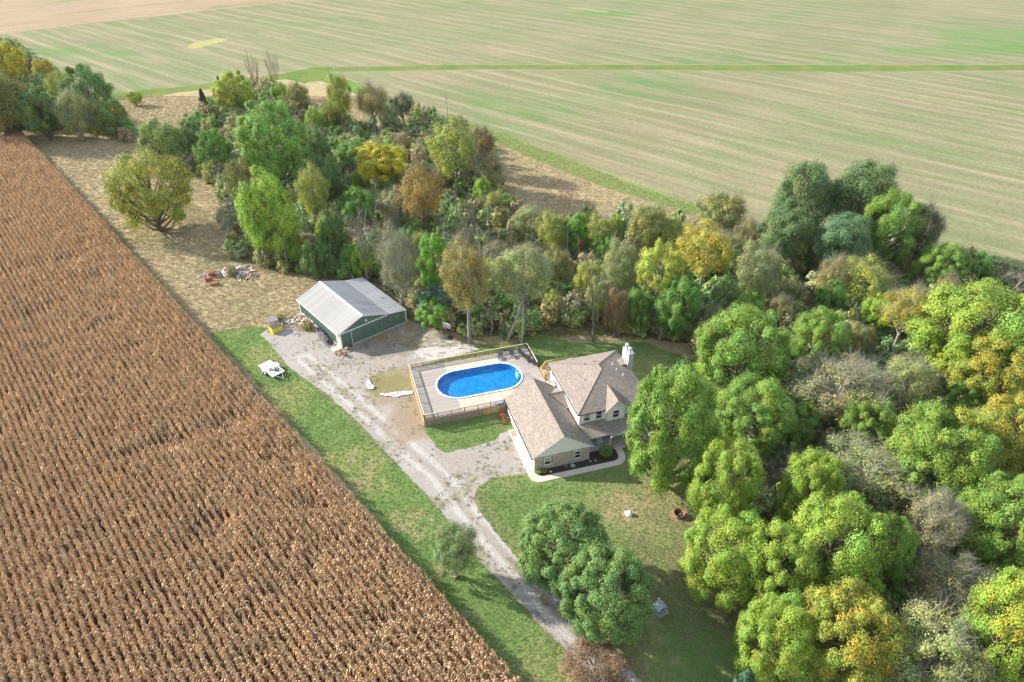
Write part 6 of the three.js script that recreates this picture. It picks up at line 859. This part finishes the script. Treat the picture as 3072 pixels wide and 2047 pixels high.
// shrubs planted at the house
{ const sh = (label, u, v, r, h, tone, kind = 'oak') => { const [x, z] = hPos(u, v), o = thing('garden_shrub', label, 'shrub', x, z, u * 3), c = part('foliage', KIND[kind][0].leaf, leafMat[tone], o); c.position.y = h / 2 + 0.03; c.scale.set(r, h / 2, r); const l = part('stem', KIND[kind][0].limb, barkMat.def, o); l.position.y = h / 2 + 0.03; l.scale.set(r, h / 2, r); };
  sh('round dark green shrub in the mulch bed before the porch', 10.0, 0.1, 0.95, 1.2, 'pear', 'pear'); sh('bright yellow green shrub at the left corner of the mulch bed', 0.45, -0.45, 0.5, 0.55, 'limeGreen'); sh('brownish small shrub beside the yellow green corner shrub', 1.25, -0.6, 0.4, 0.5, 'rust', 'airy'); sh('small grey green shrub at mid mulch bed', 4.2, -0.5, 0.3, 0.35, 'greySage', 'airy'); }
{ const sh = (label, x, z, r, h, tone) => { const o = thing('wild_shrub', label, 'shrub', x, z, x), c = part('foliage', KIND.airy[0].leaf, leafMat[tone], o), l = part('stem', KIND.airy[0].limb, barkMat.barkGrey, o); for (const q of [c, l]) { q.position.y = h / 2; q.scale.set(r, h / 2, r); } };
  sh('olive weedy shrub growing through the middle of the scrap heap', -52.96,-112.90, 1.0, 1.7, 'olive'); sh('golden weed clump in the scrap heap behind the olive shrub', -54.08,-115.10, 0.7, 0.9, 'oliveGold'); sh('tan dry weed clump against the barn wall beside the tarp', -34.43,-95.05, 1.0, 1.0, 'oliveGold'); sh('tan dry weed clump behind the dumpster at the meadow edge', -39.83,-97.52, 1.0, 1.1, 'oliveGold'); sh('rust brown bush right of the pale pad by the woods', -6.89,-93.17, 1.2, 1.3, 'rust'); }
// brush under and between the trees: nobody could count it
{
  const g = crown({ seed: 401, lobes: 7, lobeR: 0.5, clumps: 7, leaves: 16, leaf: 0.1, clumpR: 0.6, open: true, twigs: 3 }), bm = new THREE.MeshPhysicalMaterial({ color: new THREE.Color().setRGB(1, 1, 1), vertexColors: true, roughness: 0.85, side: THREE.DoubleSide, transmission: 0.3, thickness: 0 }), pal = [[0.2, 0.3, 0.07], [0.32, 0.34, 0.12], [0.34, 0.345, 0.14], [0.32, 0.335, 0.12], [0.24, 0.38, 0.07], [0.34, 0.345, 0.17], [0.18, 0.27, 0.08]], list = [], R = rng(402), M = new THREE.Matrix4(), Q = new THREE.Quaternion();
  const fill = (poly, n, avoid) => { const xs = poly.map((q) => q[0]), zs = poly.map((q) => q[1]), x0 = Math.min(...xs), x1 = Math.max(...xs), z0 = Math.min(...zs), z1 = Math.max(...zs); let k = 0, tries = 0; while (k < n && tries++ < n * 30) { const x = lerp(x0, x1, R()), z = lerp(z0, z1, R()); if (!inside(poly, x, z) || avoid(x, z)) continue; const s = 0.8 + R() * 1.3, h = s * (0.7 + R() * 1.0), pi = con(S(N1, x * 9 + 60, z * 9), 2.6) * 5.5 + R() * 1.5; Q.setFromEuler(new THREE.Euler(0, R() * 6.28, 0)); list.push([M.compose(new V3(x, h * 0.75, z), Q, new V3(s, h, s)).clone(), pal[Math.min(6, pi | 0)].map((v) => v * (0.85 + R() * 0.5))]); k++; } };
  const nearDeck = nearBuilt;
  fill(woodA, 3800, nearDeck); fill(woodB, 260, () => false);
  const br = new THREE.Group(); br.name = numbered('underbrush'); tag(br, 'tangled mixed green and brown underbrush covering the woods floor', 'underbrush'); br.userData.kind = 'stuff'; scene.add(br);
  for (const [nm, geo] of [['brush_leaves', g.leaf], ['brush_twigs', g.limb]]) { const im = new THREE.InstancedMesh(geo, nm === 'brush_leaves' ? bm : barkMat.barkGrey, list.length), c = new THREE.Color(); list.forEach(([m, col], k) => { im.setMatrixAt(k, m); if (nm === 'brush_leaves') im.setColorAt(k, c.setRGB(...col)); }); im.name = nm; im.castShadow = im.receiveShadow = true; im.userData.kind = 'stuff'; br.add(im); }
}
// mown hay lying in tufts, and grass blades
{
  const tuft = (seed, n, h, w, flat) => { const R = rng(seed), m = new MB(); m.color(1, 1, 1); for (let k = 0; k < n; k++) { const f = R() * 6.28, q = R() * w, x = Math.cos(f) * q, z = Math.sin(f) * q, a = R() * 6.28, l = h * (0.6 + R() * 0.8), v = 0.75 + R() * 0.5, b = 0.012 + R() * 0.012, dx = Math.cos(a), dz = Math.sin(a); m.color(v, v, v * (0.85 + R() * 0.3)); m.tri([x - dz * b, 0, z + dx * b], [x + dz * b, 0, z - dx * b], [x + dx * l * flat, l, z + dz * l * flat]); } return m.geo(); };
  const scatter = (name, label, cat, geo, n, poly, ok, size, cols, seed) => { const xs = poly.map((q) => q[0]), zs = poly.map((q) => q[1]), x0 = Math.min(...xs), x1 = Math.max(...xs), z0 = Math.min(...zs), z1 = Math.max(...zs), R = rng(seed), ms = [], cs = [], M = new THREE.Matrix4(), Q = new THREE.Quaternion(); let tr = 0; while (ms.length < n && tr++ < n * 12) { const z = z1 - (z1 - z0) * Math.pow(R(), 1.35), x = lerp(x0, x1, R()); if (Math.abs(x) > 0.69 * -z + 30 || !inside(poly, x, z) || !ok(x, z)) continue; const s = size * (0.6 + R() * 0.9); Q.setFromEuler(new THREE.Euler(0, R() * 6.28, 0)); ms.push(M.compose(new V3(x, 0.005, z), Q, new V3(s, s, s)).clone()); cs.push(cols[(R() * cols.length) | 0]); }
    const im = new THREE.InstancedMesh(geo, grassM, ms.length), c = new THREE.Color(); ms.forEach((m, k) => { im.setMatrixAt(k, m); im.setColorAt(k, c.setRGB(...cs[k])); }); im.name = numbered(name); tag(im, label, cat); im.userData.kind = 'stuff'; im.castShadow = im.receiveShadow = true; scene.add(im); };
  const grassM = new THREE.MeshStandardMaterial({ color: 0xffffff, vertexColors: true, roughness: 0.9, side: THREE.DoubleSide });
  const drv = pairs(drivePts), lw = pairs(lawnPts), cornSide = (x, z) => (x - cX) * cn[0] + (z - cZ) * cn[1] > -0.2;
  const near = (x, z) => { const dx = x - HX, dz = z - HZ, u = dx * Math.cos(HT) - dz * Math.sin(HT), v = -dx * Math.sin(HT) - dz * Math.cos(HT), bx = x - BX, bz = z - BZ, bu = bx * Math.cos(BT) - bz * Math.sin(BT), bv = -bx * Math.sin(BT) - bz * Math.cos(BT); return (u > -1.1 && u < 18.3 && v > -2.3 && v < 20) || (u > -12 && u < 8 && v > 12.3 && v < 24.8) || (bu > -0.2 && bu < 12.5 && bv > -0.2 && bv < 14.5); };
  scatter('mown_hay', 'cut dry hay lying in ragged tufts over the mown meadow', 'hay', tuft(501, 14, 0.14, 0.22, 1.5), 60000, [[-170, -45], [60, -45], [60, -235], [-170, -235]], (x, z) => !cornSide(x, z) && !inside(lw, x, z) && !inside(woodA, x, z) && !inside(upper.userData.outline, x, z) && !near(x, z) && z < -70 && !inside(lower.userData.outline, x, z), 1.0, [[0.44, 0.34, 0.18], [0.38, 0.29, 0.15], [0.32, 0.28, 0.12], [0.5, 0.4, 0.23]], 511);
  scatter('lawn_grass', 'short mown green grass of the yard', 'grass', tuft(502, 9, 0.07, 0.12, 0.7), 45000, lw, (x, z) => !inside(drv, x, z) && !near(x, z) && !cornSide(x, z), 1.0, [[0.16, 0.28, 0.055], [0.13, 0.24, 0.045], [0.22, 0.29, 0.08], [0.28, 0.28, 0.11]], 512);
  { const q = []; for (const [t, d] of [[-1, -0.7], [214, -0.7], [214, 0.5], [-1, 0.5]]) q.push([cX + cu[0] * t + cn[0] * d, cZ + cu[1] * t + cn[1] * d]); scatter('corn_edge_weeds', 'tall ragged weeds along the corn field edge', 'weeds', tuft(504, 18, 0.5, 0.22, 0.45), 3200, q, (x, z) => con(S(N1, x * 12, z * 12 + 70), 3) > 0.35, 1.0, [[0.16, 0.2, 0.06], [0.28, 0.24, 0.11], [0.13, 0.2, 0.05], [0.36, 0.28, 0.15]], 514); }
  scatter('gravel_weeds', 'sparse weeds growing through the gravel drive', 'weeds', tuft(503, 12, 0.14, 0.16, 0.9), 900, drv, (x, z) => !near(x, z) && con(S(N1, x * 22 + 210, z * 22), 3) > 0.45, 1.0, [[0.17, 0.17, 0.06], [0.24, 0.2, 0.09], [0.12, 0.15, 0.05]], 513);
}
renderer.render(scene, camera);
